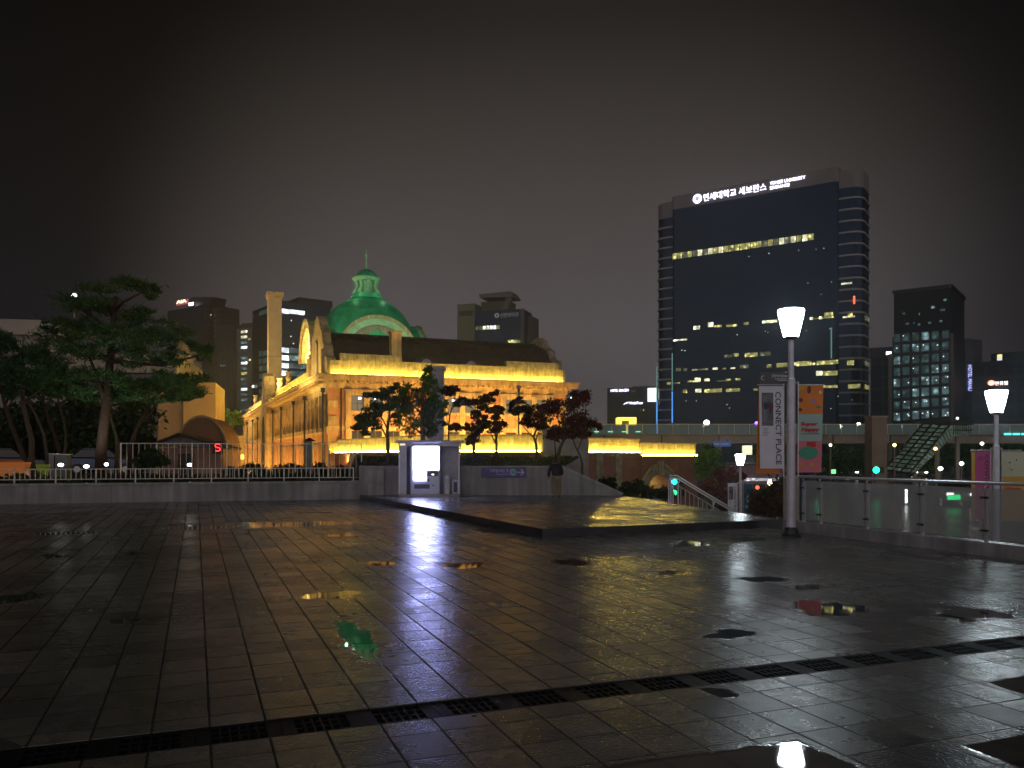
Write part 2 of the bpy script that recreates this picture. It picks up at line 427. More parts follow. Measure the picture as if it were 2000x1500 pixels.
PAVE = paving_mat('wet plaza slabs', 0.335, 0.41, (0.135, 0.132, 0.118), pools=True)
PAVE2 = paving_mat('wet platform slabs', 0.30, 0.60, (0.135, 0.13, 0.115))
ASPH = pmat('wet asphalt', (0.05, 0.05, 0.052), 0.22, scale=0.6, var=0.35, bump=0.25, bscale=25)
SOIL = pmat('soil', (0.055, 0.045, 0.03), 0.9, scale=2, var=0.4, bump=0.6, bscale=12)
def stain(m):
    n, l = m.node_tree.nodes, m.node_tree.links
    b = n['Principled BSDF']; src = b.inputs['Base Color'].links[0].from_socket
    tc = n.new('ShaderNodeTexCoord'); mp = n.new('ShaderNodeMapping'); mp.inputs['Scale'].default_value = (2.6, 2.6, 0.22); l.new(tc.outputs['Object'], mp.inputs[0])
    ns = n.new('ShaderNodeTexNoise'); ns.inputs['Scale'].default_value = 1.5; ns.inputs['Detail'].default_value = 6; l.new(mp.outputs[0], ns.inputs['Vector'])
    mr = n.new('ShaderNodeMapRange'); mr.inputs['From Min'].default_value, mr.inputs['From Max'].default_value = 0.38, 0.62; mr.inputs['To Min'].default_value, mr.inputs['To Max'].default_value = 0.74, 1.14; l.new(ns.outputs['Fac'], mr.inputs['Value'])
    mx = n.new('ShaderNodeMix'); mx.data_type = 'RGBA'; mx.blend_type = 'MULTIPLY'; mx.inputs['Factor'].default_value = 1
    l.new(src, mx.inputs['A']); l.new(mr.outputs[0], mx.inputs['B']); l.new(mx.outputs['Result'], b.inputs['Base Color'])
    return m
GRAN_P = brick_mat('granite facing slabs', (0.31, 0.30, 0.30), (0.275, 0.268, 0.27), (0.17, 0.165, 0.16), w=1.15, h=3.3, rough=0.42)
stain(GRAN_P); stain(GRANITE); stain(STONE)
KERB = pmat('black granite edging', (0.03, 0.03, 0.036), 0.22, scale=3, var=0.3, bump=0.1, bscale=30)

def grid_obj(name, polys_z, mat, kind='structure'):
    """sheet or block laid out along the slab grid: local x runs along the rows"""
    mb = MB()
    for poly, z0, z1 in polys_z: mb.prism(poly, z0, z1)
    o = mb.build(name, mat); o.rotation_euler = (0, 0, TH)
    return tag(o, kind=kind)

DR0, DR1, RX = 5.12, 5.48, 12.65
street = MB().add([(-500, -150, -3.0), (500, -150, -3.0), (500, 900, -3.0), (-500, 900, -3.0)], [(0, 1, 2, 3)]).build('street', ASPH)
tag(street, kind='structure')
far_poly = [(-45, DR1), (RX, DR1), (RX, 15.0)] + [to_grid(*p) for p in ((6.6, 19.42), (5.2, 25.55), (4.3, 31.2), (1.95, 31.62), (-5.9, 31.62), (-17.7, 28.3), (-46.6, 20.2))]
grid_obj('plaza_paving', [(far_poly, -3.2, 0.0), ([(-45, -40), (RX, -40), (RX, DR0), (-45, DR0)], -3.2, 0.0)], PAVE)
grid_obj('drain_channel', [([(-45, DR0), (RX, DR0), (RX, DR1), (-45, DR1)], -3.2, -0.14)], BLACK)
# raised platform with black edging on the two sides that face the plaza
pf = [to_grid(*p) for p in ((0.63, 16.9), (6.5, 19.4), (5.1, 25.5), (4.2, 31.1), (-5.85, 31.45))]
def inset_edge(a, b, w):
    d = (Vector(b) - Vector(a)).normalized(); nrm = Vector((-d.y, d.x))
    return Vector(a) + nrm * w, Vector(b) + nrm * w
cA, cB = Vector(pf[0]), Vector(pf[1])
i1, i2 = inset_edge(pf[0], pf[1], 0.34)          # along the front
j1, j2 = inset_edge(pf[4], pf[0], 0.34)          # along the left
dF, dL = (i2 - i1).normalized(), (j2 - j1).normalized()
den = dF.x * dL.y - dF.y * dL.x
tt = ((j1.x - i1.x) * dL.y - (j1.y - i1.y) * dL.x) / den
inner = i1 + dF * tt
grid_obj('platform_paving', [([tuple(inner), tuple(i2), pf[2], pf[3], tuple(j1)], 0.004, 0.175)], PAVE2)
grid_obj('platform_kerb', [([pf[0], pf[1], tuple(i2), tuple(inner)], 0.002, 0.179), ([pf[4], pf[0], tuple(inner), tuple(j1)], 0.002, 0.1785)], KERB)
# wide stairs down from the platform to the street
steps = []
u0 = 14.0
for k in range(19):
    steps.append(([(u0 + k * 0.32 - (0.5 if k == 0 else 0), 16.2), (u0 + (k + 1) * 0.32, 16.2), (u0 + (k + 1) * 0.32, 27.2), (u0 + k * 0.32 - (0.2 if k == 0 else 0), 27.2)], -3.1 - k * 0.001, 0.19 - (k + 1) * 0.168))
grid_obj('stairs', steps, GRANITE)
# lower terrace beyond the glass railing
grid_obj('lower_terrace', [([(12.9, -30), (75, -30), to_grid(140, 40), to_grid(140, 170), to_grid(61.6, 170), to_grid(14.5, 40), (20.5, 15.6), (12.9, 15.6)], -3.1, -1.34)], paving_mat('wet terrace slabs', 0.4, 0.4, (0.12, 0.115, 0.11)))
# soil behind the walls
bedA = MB().prism([(-60, 17.2), (-17.7, 28.75), (-5.95, 32.0), (-7.8, 43), (-11.4, 52), (-60, 52)], -3.1, 0.55).build('planting_bed', SOIL); tag(bedA, kind='structure')
rg = random.Random(5)
bk = MB(); nx_, ny_ = 26, 18
for j in range(ny_ + 1):
    for i in range(nx_ + 1):
        f_, h_ = i / nx_, j / ny_
        y = 31.95 + 11.3 * h_
        x = (-5.8 - 3.0 * h_) + f_ * (7.6 + 3.6 * h_)
        z = 1.15 + 0.42 * h_ ** 0.8 + (rg.random() - 0.5) * 0.07
        if i in (0, nx_) or j == ny_: z = 0.3
        bk.v.append((x, y, z))
for j in range(ny_):
    for i in range(nx_):
        a = j * (nx_ + 1) + i; bk.f.append((a, a + 1, a + nx_ + 2, a + nx_ + 1))
tag(bk.build('planting_bank', SOIL, smooth=True), kind='structure')

# ---- drain grates: cast iron, one every 0.5 m
gm = MB(); L_, W_ = 0.496, 0.348
gm.box(0, L_, 0, 0.03, -0.03, -0.004).box(0, L_, W_ - 0.03, W_, -0.03, -0.004).box(0, 0.085, 0.03, W_ - 0.03, -0.03, -0.005).box(L_ - 0.085, L_, 0.03, W_ - 0.03, -0.03, -0.005)
for yy in (0.118, 0.214): gm.box(0.085, L_ - 0.085, yy, yy + 0.016, -0.03, -0.0055)
for k in range(1, 6):
    xx = 0.085 + k * (L_ - 0.17) / 6 - 0.007
    for ya, yb in ((0.03, 0.118), (0.134, 0.214), (0.23, W_ - 0.03)): gm.box(xx, xx + 0.014, ya, yb, -0.028, -0.006)
grate0 = gm.build('drain_grate', pmat('wet cast iron', (0.006, 0.006, 0.008), 0.5, 0.0, spec=0.12, scale=20, var=0.4, bump=0.3, bscale=60))
for k in range(33):
    o = grate0 if k == 0 else grate0.copy()
    if k: COL.objects.link(o)
    x, y = from_grid(-4.0 + k * 0.5, DR0 + 0.006)
    o.location = (x, y, 0); o.rotation_euler = (0, 0, TH)
    tag(o, 'black slotted iron grate in the drain line across the wet plaza', 'drain grate', 'drain grates across the plaza')

# ------------------------------------------------------------------ walls and fences on the plaza edge
wa, wb = Vector((-17.7, 28.3)), Vector((-5.9, 31.6))
wdir = (wb - wa).normalized(); wang = math.atan2(wdir.y, wdir.x)
wall_len = 30.0
w0 = wb - wdir * wall_len
lw = thing('planter_wall', 'low grey granite planter wall under the short picket fence', 'wall', (w0.x, w0.y, 0), wang)
MB().box(0, wall_len, 0, 0.36, -3.0, 0.62).build('wall_body', GRAN_P, lw)
MB().box(-0.0, wall_len, -0.04, 0.40, 0.62, 0.71).build('coping', GRANITE, lw, bevel=0.01)
hw = thing('stone_wall', 'taller grey granite wall with a sloping end beside the stairs, behind the vending booth', 'wall', (-5.9, 31.55, 0), 0)
MB().slab([(0.0, -3), (14, -3), (14, -2.6), (10.15, 0.16), (7.85, 1.2), (0, 1.2)], 0.05, 0.40).build('wall_body', GRAN_P, hw)
MB().slab([(0.0, 1.2), (7.85, 1.2), (10.15, 0.16), (10.2, 0.24), (7.88, 1.285), (0, 1.285)], 0.01, 0.44).build('coping', GRANITE, hw)
MB().box(0.36, 0.98, -0.03, 0.048, 0.0, 1.16).build('access_panel', GRANITE, hw, bevel=0.006)

def picket_fence(name, label, cat, p0, ang, length, z0, h, bay, pitch, mat, gap=0.08, pr=0.011, post_r=0.022, low=0.12):
    f = thing(name, label, cat, (p0[0], p0[1], z0), ang)
    n = max(1, round(length / bay)); b = length / n
    for i in range(n):
        mb = MB(); x0, x1 = i * b + post_r, (i + 1) * b - post_r
        mb.box(x0, x1, -0.018, 0.018, h - 0.03, h).box(x0, x1, -0.014, 0.014, low, low + 0.025)
        k = max(1, round(b / pitch))
        for j in range(1, k):
            x = i * b + j * b / k
            mb.box(x - pr, x + pr, -pr, pr, low + 0.025, h - 0.03)
        mb.build('picket_panel', mat, f)
    for i in range(n + 1):
        MB().box(i * b - post_r, i * b + post_r, -0.024, 0.024, 0, h + 0.008).build('post', mat, f)
    return f
fs = wb - wdir * 22.2
picket_fence('low_fence', 'short pale picket fence standing on the low granite wall', 'fence', (fs.x - wdir.y * 0.18, fs.y + wdir.x * 0.18), wang, 22.0, 0.71, 0.51, 1.3, 0.165, PAINTED)
a = P(236, 889, 34.2); b_ = P(706, 889, 36.0)
d_ = Vector((b_.x - a.x, b_.y - a.y))
picket_fence('tall_fence', 'tall thin metal fence behind the hedge in front of the lit facade', 'fence', (a.x, a.y), math.atan2(d_.y, d_.x), d_.length, 0.55, 1.66, 1.38, 0.235,
             pmat('fence steel', (0.68, 0.65, 0.60), 0.45, 0.3), pr=0.009, post_r=0.025, low=0.15)

# ------------------------------------------------------------------ glass railing on the right
gp = from_grid(12.42, 14.72)
gr = thing('glass_railing', 'steel and glass railing on a stone kerb along the right side of the plaza', 'railing', (gp[0], gp[1], 0), TH - math.pi / 2)
GL = 14.0      # local x runs towards the viewer, local y = +u (outward)
MB().box(-0.42, GL, 0.0, 0.30, -0.2, 0.23).build('kerb', GRANITE, gr, bevel=0.012)
MB().box(-0.42, -0.18, 0.02, 0.28, 0.232, 1.22).build('end_pier', pmat('pale granite', (0.34, 0.31, 0.28), 0.4, scale=5, var=0.2, bump=0.1), gr, bevel=0.01)
MB().tube([(-0.2, 0.13, 1.225), (GL, 0.13, 1.225)], 0.032, 12).build('handrail', STEEL, gr, smooth=False)
def glass_mat():
    m = bpy.data.materials.new('rain-wet glass'); m.use_nodes = True
    n, l = m.node_tree.nodes, m.node_tree.links
    n.remove(n['Principled BSDF'])
    lw = n.new('ShaderNodeLayerWeight')
    pw = n.new('ShaderNodeMath'); pw.operation = 'POWER'; pw.inputs[1].default_value = 4.0; l.new(lw.outputs['Facing'], pw.inputs[0])
    fr = n.new('ShaderNodeMath'); fr.operation = 'MULTIPLY_ADD'; fr.inputs[1].default_value = 0.9; fr.inputs[2].default_value = 0.06; l.new(pw.outputs[0], fr.inputs[0])
    tr = n.new('ShaderNodeBsdfTransparent'); tr.inputs['Color'].default_value = (0.86, 0.88, 0.87, 1)
    di = n.new('ShaderNodeBsdfDiffuse'); di.inputs['Color'].default_value = (0.62, 0.62, 0.63, 1)
    gl = n.new('ShaderNodeBsdfGlossy'); gl.inputs['Roughness'].default_value = 0.03
    tc = n.new('ShaderNodeTexCoord'); ns = n.new('ShaderNodeTexNoise'); ns.inputs['Scale'].default_value = 2.0; ns.inputs['Detail'].default_value = 6
    l.new(tc.outputs['Object'], ns.inputs['Vector'])
    mr = n.new('ShaderNodeMapRange'); mr.inputs['To Min'].default_value, mr.inputs['To Max'].default_value = 0.26, 0.52
    l.new(ns.outputs['Fac'], mr.inputs['Value'])
    m1 = n.new('ShaderNodeMixShader'); l.new(mr.outputs[0], m1.inputs[0]); l.new(tr.outputs[0], m1.inputs[1]); l.new(di.outputs[0], m1.inputs[2])
    m2 = n.new('ShaderNodeMixShader'); l.new(fr.outputs[0], m2.inputs[0]); l.new(m1.outputs[0], m2.inputs[1]); l.new(gl.outputs[0], m2.inputs[2])
    l.new(m2.outputs[0], n['Material Output'].inputs['Surface'])
    return m
GLASS = glass_mat()
px_ = [0.13, 0.66]
while px_[-1] + 1.32 < GL: px_.append(px_[-1] + 1.32)
for x in px_:
    p = MB().box(x - 0.028, x + 0.028, 0.10, 0.16, 0.232, 1.10).tube([(x, 0.13, 1.10), (x, 0.10, 1.15), (x, 0.13, 1.195)], 0.014, 8).build('post', STEEL, gr)
    for z in (0.42, 0.98):
        MB().box(x - 0.075, x + 0.075, 0.07, 0.098, z - 0.018, z + 0.018).build('glass_clamp', DARKMET, p)
for xa, xb in zip(px_[:-1], px_[1:]):
    MB().box(xa + 0.035, xb - 0.035, 0.082, 0.092, 0.27, 1.14).build('glass_panel', GLASS, gr)

# stair handrail
sx, sy = from_grid(14.0, 22.0)
sr = thing('stair_railing', 'double steel handrail with upright bars going down the stairs', 'railing', (sx, sy, 0.2), TH)
sl = -0.168 / 0.32
for dz in (0.86, 0.78):
    MB().tube([(-0.25, 0, dz), (0, 0, dz), (5.6, 0, dz + 5.6 * sl)], 0.024, 8).build('handrail', STEEL, sr)
for k in range(5):
    x = 0.05 + k * 1.3
    MB().tube([(x, 0, x * sl - 0.16), (x, 0, x * sl + 0.62), (x + 0.06, 0, x * sl + 0.75)], 0.02, 8).tube([(x, 0, x * sl + 0.62), (x - 0.06, 0, x * sl + 0.80)], 0.014, 6).build('post', STEEL, sr)
bb = MB()
for k in range(34):
    x = 0.15 + k * 0.16
    bb.tube([(x, 0, x * sl - 0.02), (x, 0, x * sl + 0.55)], 0.008, 5)
bb.tube([(0.05, 0, 0.55), (5.5, 0, 0.55 + 5.5 * sl)], 0.012, 6).tube([(0.05, 0, 0.0), (5.5, 0, 5.5 * sl)], 0.012, 6)
bb.build('baluster_panel', STEEL, sr)
for k in range(3):
    MB().tube([(-0.22 + k * 0.075, 0.1, -0.02), (-0.22 + k * 0.075, 0.1, 0.74)], 0.016, 8).build('end_bar', STEEL, sr)

# ------------------------------------------------------------------ vending booth
bx0 = (780 - 1000) / F * 30.2
booth = thing('vending_booth', 'grey steel shelter with a flat roof around the glowing vending machine', 'booth', (bx0, 30.0, 0.176), 0.0)
BW = (898 - 780) / F * 30.2
PNL = pmat('booth panel', (0.36, 0.35, 0.36), 0.35, 0.4, scale=4, var=0.15)
MB().box(0, BW, 0, 1.3, 0, 0.09).build('plinth', CONC, booth, bevel=0.01)
MB().box(0.0, 0.03, 0.05, 1.28, 0.092, 1.95).box(0.032, 0.28, 0.05, 0.08, 0.092, 1.95).build('side_wall', PNL, booth)
MB().box(BW - 0.03, BW, 0.05, 1.28, 0.092, 1.95).build('side_wall', pmat('booth glass', (0.22, 0.22, 0.24), 0.1, 0.3), booth)
MB().box(0.032, BW - 0.032, 1.24, 1.28, 0.092, 1.95).build('back_wall', PNL, booth)
MB().box(-0.10, BW + 0.16, -0.18, 1.34, 1.97, 2.07).build('roof', pmat('roof steel', (0.30, 0.30, 0.33), 0.35, 0.5), booth, bevel=0.015)
MB().box(0.0, BW, 0.0, 0.045, 1.85, 1.968).build('fascia', PNL, booth)
MB().box(0.05, 0.24, -0.012, -0.001, 1.885, 1.945).build('nameplate', emat('warm nameplate', (1, 0.8, 0.4), 1.2), booth)
for x in (0.018, BW - 0.018): MB().box(x - 0.018, x + 0.018, 0.005, 0.045, 0.092, 1.848).build('corner_post', STEEL, booth)

vx = (806 - 1000) / F * 30.05
vm = thing('vending_machine', 'white glowing drinks vending machine standing inside the steel booth', 'vending machine', (vx, 30.04, 0.271), 0.0)
VW = (858 - 806) / F * 30.05; VH = 1.83
VMW = pmat('vending enamel', (0.55, 0.57, 0.68), 0.35, scale=5, var=0.05)
MB().box(-0.09, VW, 0.06, 0.8, 0.0, VH).build('cabinet', VMW, vm, bevel=0.015)
SCR = emat('vending display', (0.42, 0.45, 1.0), 27.0, (0.8, 0.8, 0.8))
mb = MB(); mb.slab([(0.02, 0.88), (VW - 0.02, 0.88), (VW - 0.02, VH - 0.09), (VW - 0.10, VH - 0.02), (VW * 0.5, VH - 0.005), (0.10, VH - 0.02), (0.02, VH - 0.09)], 0.035, 0.058)
mb.build('lit_display', SCR, vm)
MB().box(0.03, 0.48, 0.036, 0.058, 0.50, 0.86).build('lit_display', SCR, vm)
MB().box(0.53, VW - 0.05, 0.03, 0.058, 0.66, 0.86).build('coin_panel', pmat('coin panel', (0.12, 0.11, 0.2), 0.4), vm)
MB().box(0.70, 0.78, 0.022, 0.029, 0.70, 0.74).build('price_light', emat('yellow led', (0.9, 1.0, 0.3), 4.0), vm)
MB().box(0.55, 0.60, 0.03, 0.058, 0.46, 0.58).build('coin_return', DARKMET, vm)
MB().box(0.05, 0.62, 0.04, 0.0585, 0.20, 0.36).build('pickup_slot', pmat('slot', (0.06, 0.07, 0.12), 0.3), vm)
MB().box(0.72, 0.78, 0.045, 0.058, 0.30, 0.34).build('lock', DARKMET, vm)
mb = MB()
for k in range(4):
    for j in range(7):
        mb.box(0.08 + j * 0.115, 0.14 + j * 0.115, 0.030, 0.0345, 0.98 + k * 0.2, 0.984 + k * 0.2)
mb.build('product_shelf', pmat('shelf line', (0.4, 0.4, 0.45), 0.5), vm)
t = MB().box(0.60, 0.66, 0.029, 0.0345, 1.30, 1.345).build('product_badge', DARKMET, vm)
text_obj('ICE', pmat('print grey', (0.2, 0.2, 0.25), 0.6), vm, 0.33, 1.02, 0.10, 0.05, 0.033, 0.004, name='print')

bin1 = thing('waste_bin', 'round white cup bin beside the vending machine', 'bin', (bx0 + 1.74, 30.35, 0.268))
MB().lathe([(0.10, 0), (0.11, 0.02), (0.11, 0.56), (0.105, 0.57)], n=20).build('bin_body', pmat('white enamel', (0.6, 0.6, 0.62), 0.35), bin1, smooth=False)
MB().lathe([(0.118, 0.572), (0.122, 0.60), (0.10, 0.66), (0.04, 0.69)], n=20).build('lid', STEEL, bin1, smooth=False)
bin2 = thing('box_bin', 'square bin with a dark window panel at the right inside the booth', 'bin', (bx0 + 1.94, 30.3, 0.268))
MB().box(0, 0.24, 0, 0.24, 0, 0.52).build('bin_body', pmat('white enamel'.strip(), (0.6, 0.6, 0.62), 0.35), bin2, bevel=0.012)
MB().box(0.05, 0.19, -0.008, -0.001, 0.06, 0.44).build('front_panel', pmat('dark print', (0.05, 0.04, 0.07), 0.4), bin2)

# ------------------------------------------------------------------ wayfinding sign on the wall
sgx = (940 - 1000) / F * 31.5
sw, sh = 88 / F * 31.5, 20 / F * 31.5
sg = thing('wayfinding_sign', 'purple direction sign with white arrow and green disc fixed to the granite wall', 'sign', (sgx, 31.56, CH + (889 - 932.5) / F * 31.5))
MB().box(0, sw, -0.03, 0.035, 0, sh).build('board', pmat('purple board', (0.10, 0.075, 0.30), 0.4, scale=2, var=0.1), sg)
WH = pmat('white print', (0.75, 0.72, 0.8), 0.5, var=0.03)
text_obj('지하철 타는 곳', WH, sg, 0.33, sh * 0.50, 0.72, 0.125, -0.0305, 0.004)
text_obj('Subway Station', WH, sg, 0.58, sh * 0.24, 0.47, 0.05, -0.0305, 0.004)
g_ = MB(); g_.slab(ellipse(1.225, sh * 0.5, 0.125, 0.125, 28), -0.036, -0.0305); g_.build('green_disc', pmat('teal green', (0.12, 0.48, 0.38), 0.5, var=0.05), sg)
r_ = MB(); arch_ring(r_, 1.225, sh * 0.5, 0.125, 0.112, -0.040, -0.0365, 28, 0, 2 * math.pi); r_.build('disc_ring', WH, sg)
MB().box(1.155, 1.295, -0.041, -0.0365, sh * 0.5 - 0.012, sh * 0.5 + 0.018).build('disc_print', pmat('deep green', (0.03, 0.2, 0.14), 0.5), sg)
ar = MB(); zc = sh * 0.5
ar.slab([(1.40, zc - 0.014), (1.60, zc - 0.014), (1.60, zc + 0.014), (1.40, zc + 0.014)], -0.036, -0.0305)
ar.slab([(1.54, zc + 0.125), (1.515, zc + 0.10), (1.612, zc), (1.515, zc - 0.10), (1.54, zc - 0.125), (1.655, zc)], -0.0365, -0.031)
ar.build('arrow', WH, sg)

# ------------------------------------------------------------------ lamp posts with banners
LAMPGLASS = emat('lamp shade', (0.80, 0.94, 1.0), 36.0, (0.8, 0.8, 0.8))
POLE = pmat('grey pole paint', (0.60, 0.60, 0.68), 0.4, 0.2, scale=6, var=0.12)
def make_lamp(label, loc, rz=0.0, frames=True):
    t = thing('lamp_post', label, 'street lamp', loc, rz, 'tall plaza lamp posts')
    MB().lathe([(0.20, 0), (0.20, 0.03), (0.15, 0.06), (0.14, 0.16), (0.103, 0.2)], n=20).build('base', DARKMET, t)
    MB().lathe([(0.10, 0.2), (0.088, 0.3), (0.086, 3.28), (0.065, 3.31)], n=16).build('pole', POLE, t, smooth=False)
    MB().lathe([(0.060, 3.30), (0.057, 4.06), (0.045, 4.08), (0.045, 4.12)], n=16).build('upper_pole', POLE, t, smooth=False)
    MB().lathe([(0.06, 4.10), (0.13, 4.115), (0.148, 4.14), (0.15, 4.165)], n=24).build('collar', DARKMET, t)
    MB().lathe([(0.147, 4.17), (0.20, 4.38), (0.252, 4.62), (0.268, 4.70), (0.262, 4.735), (0.20, 4.75), (0.0, 4.753)], n=32).build('lamp_shade', LAMPGLASS, t, smooth=True)
    if frames:
        for s in (-1, 1):
            mb = MB(); mb.tube([(s * 0.10, 0, 3.20), (s * 0.155, 0, 3.24), (s * 0.155, 0, 3.05), (s * 0.155, 0, 1.26), (s * 0.10, 0, 1.22)], 0.012, 6)
            mb.tube([(s * 0.15, 0, 3.17), (s * 0.72, 0, 3.17)], 0.010, 6)
            mb.build('banner_bracket', STEEL, t)
        MB().tube([(-0.118, 0.03, 1.2), (-0.118, 0.03, 3.3)], 0.008, 5).build('cable', DARKMET, t)
    return t
Yl = F * CH / (1048 - HY)
L1 = ((1545 - 1000) / F * Yl, Yl, 0.0)
lamp1 = make_lamp('tall lamp post with a white cone shade nearest on the plaza beside the glass railing', L1, 0.06)
L2 = ((1946 - 1000) / F * 21.6, 21.6, -1.34)
lamp2 = make_lamp('lamp post standing on the lower terrace beyond the glass railing, with pink banner', L2, 0.1)
L3 = ((1446 - 1000) / F * 44.0, 44.0, -3.0)
lamp3 = make_lamp('small looking lamp post on the street below the stairs, with grey and blue banners', L3, 0.05)
lamp4 = make_lamp('unseen lamp post added on the open plaza behind the viewer, plain pole', (-5.5, -5.5, 0.0), 0, False)  # out of view, added to light the plaza from behind
lamp5 = make_lamp('unseen lamp post added behind the viewer near the glass railing, plain pole', (12.05, 1.54, 0.0), 0, False)  # out of view, added for its light on the glass and right-hand paving

def banner(name, label, lamp, x0, w, z0, h, col, wave, draw, y=0.0, lean=0.0):
    """a cloth banner hung from the lamp's bracket: a slightly billowing sheet with a little thickness"""
    loc = lamp.location
    b = thing(name, label, 'banner', (loc.x, loc.y, loc.z), lamp.rotation_euler.z, 'cloth banners on the lamp posts')
    nx, nz = 10, 16
    def pt(f, g, off):
        return (x0 + f * w + lean * (1 - g), y + off + wave * math.sin(f * 3.4 + g * 2.2) * (1.1 - g), z0 + g * h)
    mb = MB()
    for off in (0.0, 0.006):
        base = len(mb.v)
        for j in range(nz + 1):
            for i in range(nx + 1): mb.v.append(pt(i / nx, j / nz, off))
        for j in range(nz):
            for i in range(nx):
                a = base + j * (nx + 1) + i
                q = (a, a + 1, a + nx + 2, a + nx + 1)
                mb.f.append(q if off == 0 else q[::-1])
    mb.build('cloth', col, b, smooth=True)
    if draw:
        for o in draw(b):
            if o is None: continue
            for v in o.data.vertices:      # lay the print onto the billowing cloth
                f, g = (v.co.x - x0) / w, (v.co.z - z0) / h
                if v.co.y < -0.0044: v.co.y -= 0.008
                v.co.y += y + wave * math.sin(f * 3.4 + g * 2.2) * (1.1 - g)
                v.co.x += lean * (1 - g)
    return b
CW = pmat('white cloth', (0.72, 0.72, 0.82), 0.8, scale=2, var=0.08)
CO = pmat('orange cloth', (0.80, 0.25, 0.04), 0.8, scale=2, var=0.1)
CT = pmat('pale teal cloth', (0.38, 0.55, 0.52), 0.8, scale=2, var=0.06)
CP = pmat('pink cloth', (0.70, 0.20, 0.25), 0.8, scale=2, var=0.06)
CR = pmat('red print', (0.60, 0.03, 0.03), 0.7, var=0.05)
CG = pmat('green print', (0.07, 0.33, 0.22), 0.7, var=0.08)
INK = pmat('navy print', (0.045, 0.045, 0.10), 0.7, var=0.05)
CGREY = pmat('grey photo print', (0.15, 0.15, 0.17), 0.7, scale=6, var=0.6)
CVIO = pmat('violet print', (0.42, 0.22, 0.45), 0.7, var=0.05)
CMAR = pmat('maroon print', (0.16, 0.04, 0.05), 0.7, var=0.1)
CMAG = pmat('magenta cloth', (0.50, 0.09, 0.26), 0.8, scale=2, var=0.08)
CCRM = pmat('cream cloth', (0.55, 0.58, 0.40), 0.8, scale=2, var=0.06)
CYEL = pmat('yellow print', (0.60, 0.38, 0.05), 0.7, var=0.1)
CBLU = pmat('petrol blue cloth', (0.02, 0.10, 0.17), 0.7, scale=2, var=0.1)

def draw_white(b, x0, w, z0, h):
    r = [MB().box(x0 + 0.05, x0 + 0.30 * w / 0.52, -0.004, -0.001, z0 + 0.52 * h, z0 + 0.92 * h).build('photo_print', CGREY, b),
         MB().box(x0 + 0.10, x0 + 0.17, -0.007, -0.0045, z0 + 0.72 * h, z0 + 0.80 * h).build('photo_figure', INK, b),
         MB().box(x0 + 0.20, x0 + 0.28, -0.0075, -0.0045, z0 + 0.68 * h, z0 + 0.79 * h).build('photo_figure', CMAR, b),
         text_obj('CONNECT PLACE', INK, b, x0 + w - 0.17, z0 + 0.05 * h, 0.12, h * 0.88, -0.001, 0.003, True, bold=0.012)]
    for k in range(4):
        r.append(MB().box(x0 + 0.06, x0 + 0.19 - 0.02 * (k % 2), -0.003, -0.001, z0 + (0.48 - 0.025 * k) * h, z0 + (0.486 - 0.025 * k) * h).build('print_line', INK, b))
    return r
def draw_happy(b, x0, w, z0, h):
    r = [MB().box(x0 + 0.001, x0 + w - 0.001, -0.004, -0.001, z0 + 0.36 * h, z0 + 0.67 * h).build('band', CT, b),
         MB().box(x0 + 0.001, x0 + w - 0.001, -0.004, -0.001, z0 + 0.0, z0 + 0.358 * h).build('band', CP, b),
         text_obj('Super', CR, b, x0 + 0.05, z0 + 0.525 * h, w * 0.72, 0.10, -0.0045, 0.004, italic=True, bold=0.045),
         text_obj('Happy', CR, b, x0 + 0.07, z0 + 0.455 * h, w * 0.76, 0.115, -0.0045, 0.004, italic=True, bold=0.045),
         MB().box(x0 + 0.08, x0 + w * 0.9, -0.006, -0.0045, z0 + 0.44 * h, z0 + 0.446 * h).build('underline', INK, b),
         MB().box(x0 + w * 0.38, x0 + w * 0.74, -0.0065, -0.0045, z0 + 0.29 * h, z0 + 0.35 * h).build('red_block', CR, b)]
    m = MB(); m.slab(ellipse(x0 + w * 0.45, z0 + 0.225 * h, w * 0.40, 0.075 * h, 24), -0.008, -0.0048); r.append(m.build('green_shape', CG, b))
    for fx, fz, rx, rz, mt in ((0.42, 0.95, 0.08, 0.045, CMAR), (0.62, 0.82, 0.10, 0.028, CVIO), (0.10, 0.83, 0.08, 0.025, CMAR), (0.08, 0.72, 0.09, 0.02, CMAR), (0.82, 0.75, 0.12, 0.012, CG), (0.88, 0.92, 0.05, 0.02, WH)):
        m = MB(); m.slab(ellipse(x0 + w * fx, z0 + fz * h, w * rx, rz * h, 16), -0.004, -0.001); r.append(m.build('flower_print', mt, b))
    for fx in (0.22, 0.62):
        m = MB(); m.slab(ellipse(x0 + w * fx, z0 + 0.09 * h, w * 0.09, 0.025 * h, 16), -0.008, -0.0048); r.append(m.build('flower_print', CYEL, b))
    m = MB(); m.slab([(x0 + 0.001, z0 + h * 0.93), (x0 + w * 0.3, z0 + h * 0.97), (x0 + w * 0.3, z0 + h * 0.995), (x0 + 0.001, z0 + h * 0.995)], -0.004, -0.001); r.append(m.build('corner_print', CYEL, b))
    return r
banner('banner', 'white cloth banner lettered CONNECT PLACE on the nearest lamp post', lamp1, -0.68, 0.51, 1.42, 1.72, CW, 0.004, lambda b: draw_white(b, -0.68, 0.51, 1.42, 1.72), lean=0.02)
banner('banner', 'orange cloth banner showing behind the white CONNECT PLACE banner', lamp1, -0.66, 0.5, 1.32, 1.80, CO, 0.015, None, y=0.07, lean=-0.06)
banner('banner', 'orange and pink cloth banner lettered Super Happy on the nearest lamp post', lamp1, 0.165, 0.53, 1.34, 1.82, CO, 0.004, lambda b: draw_happy(b, 0.165, 0.53, 1.34, 1.82), lean=-0.05)
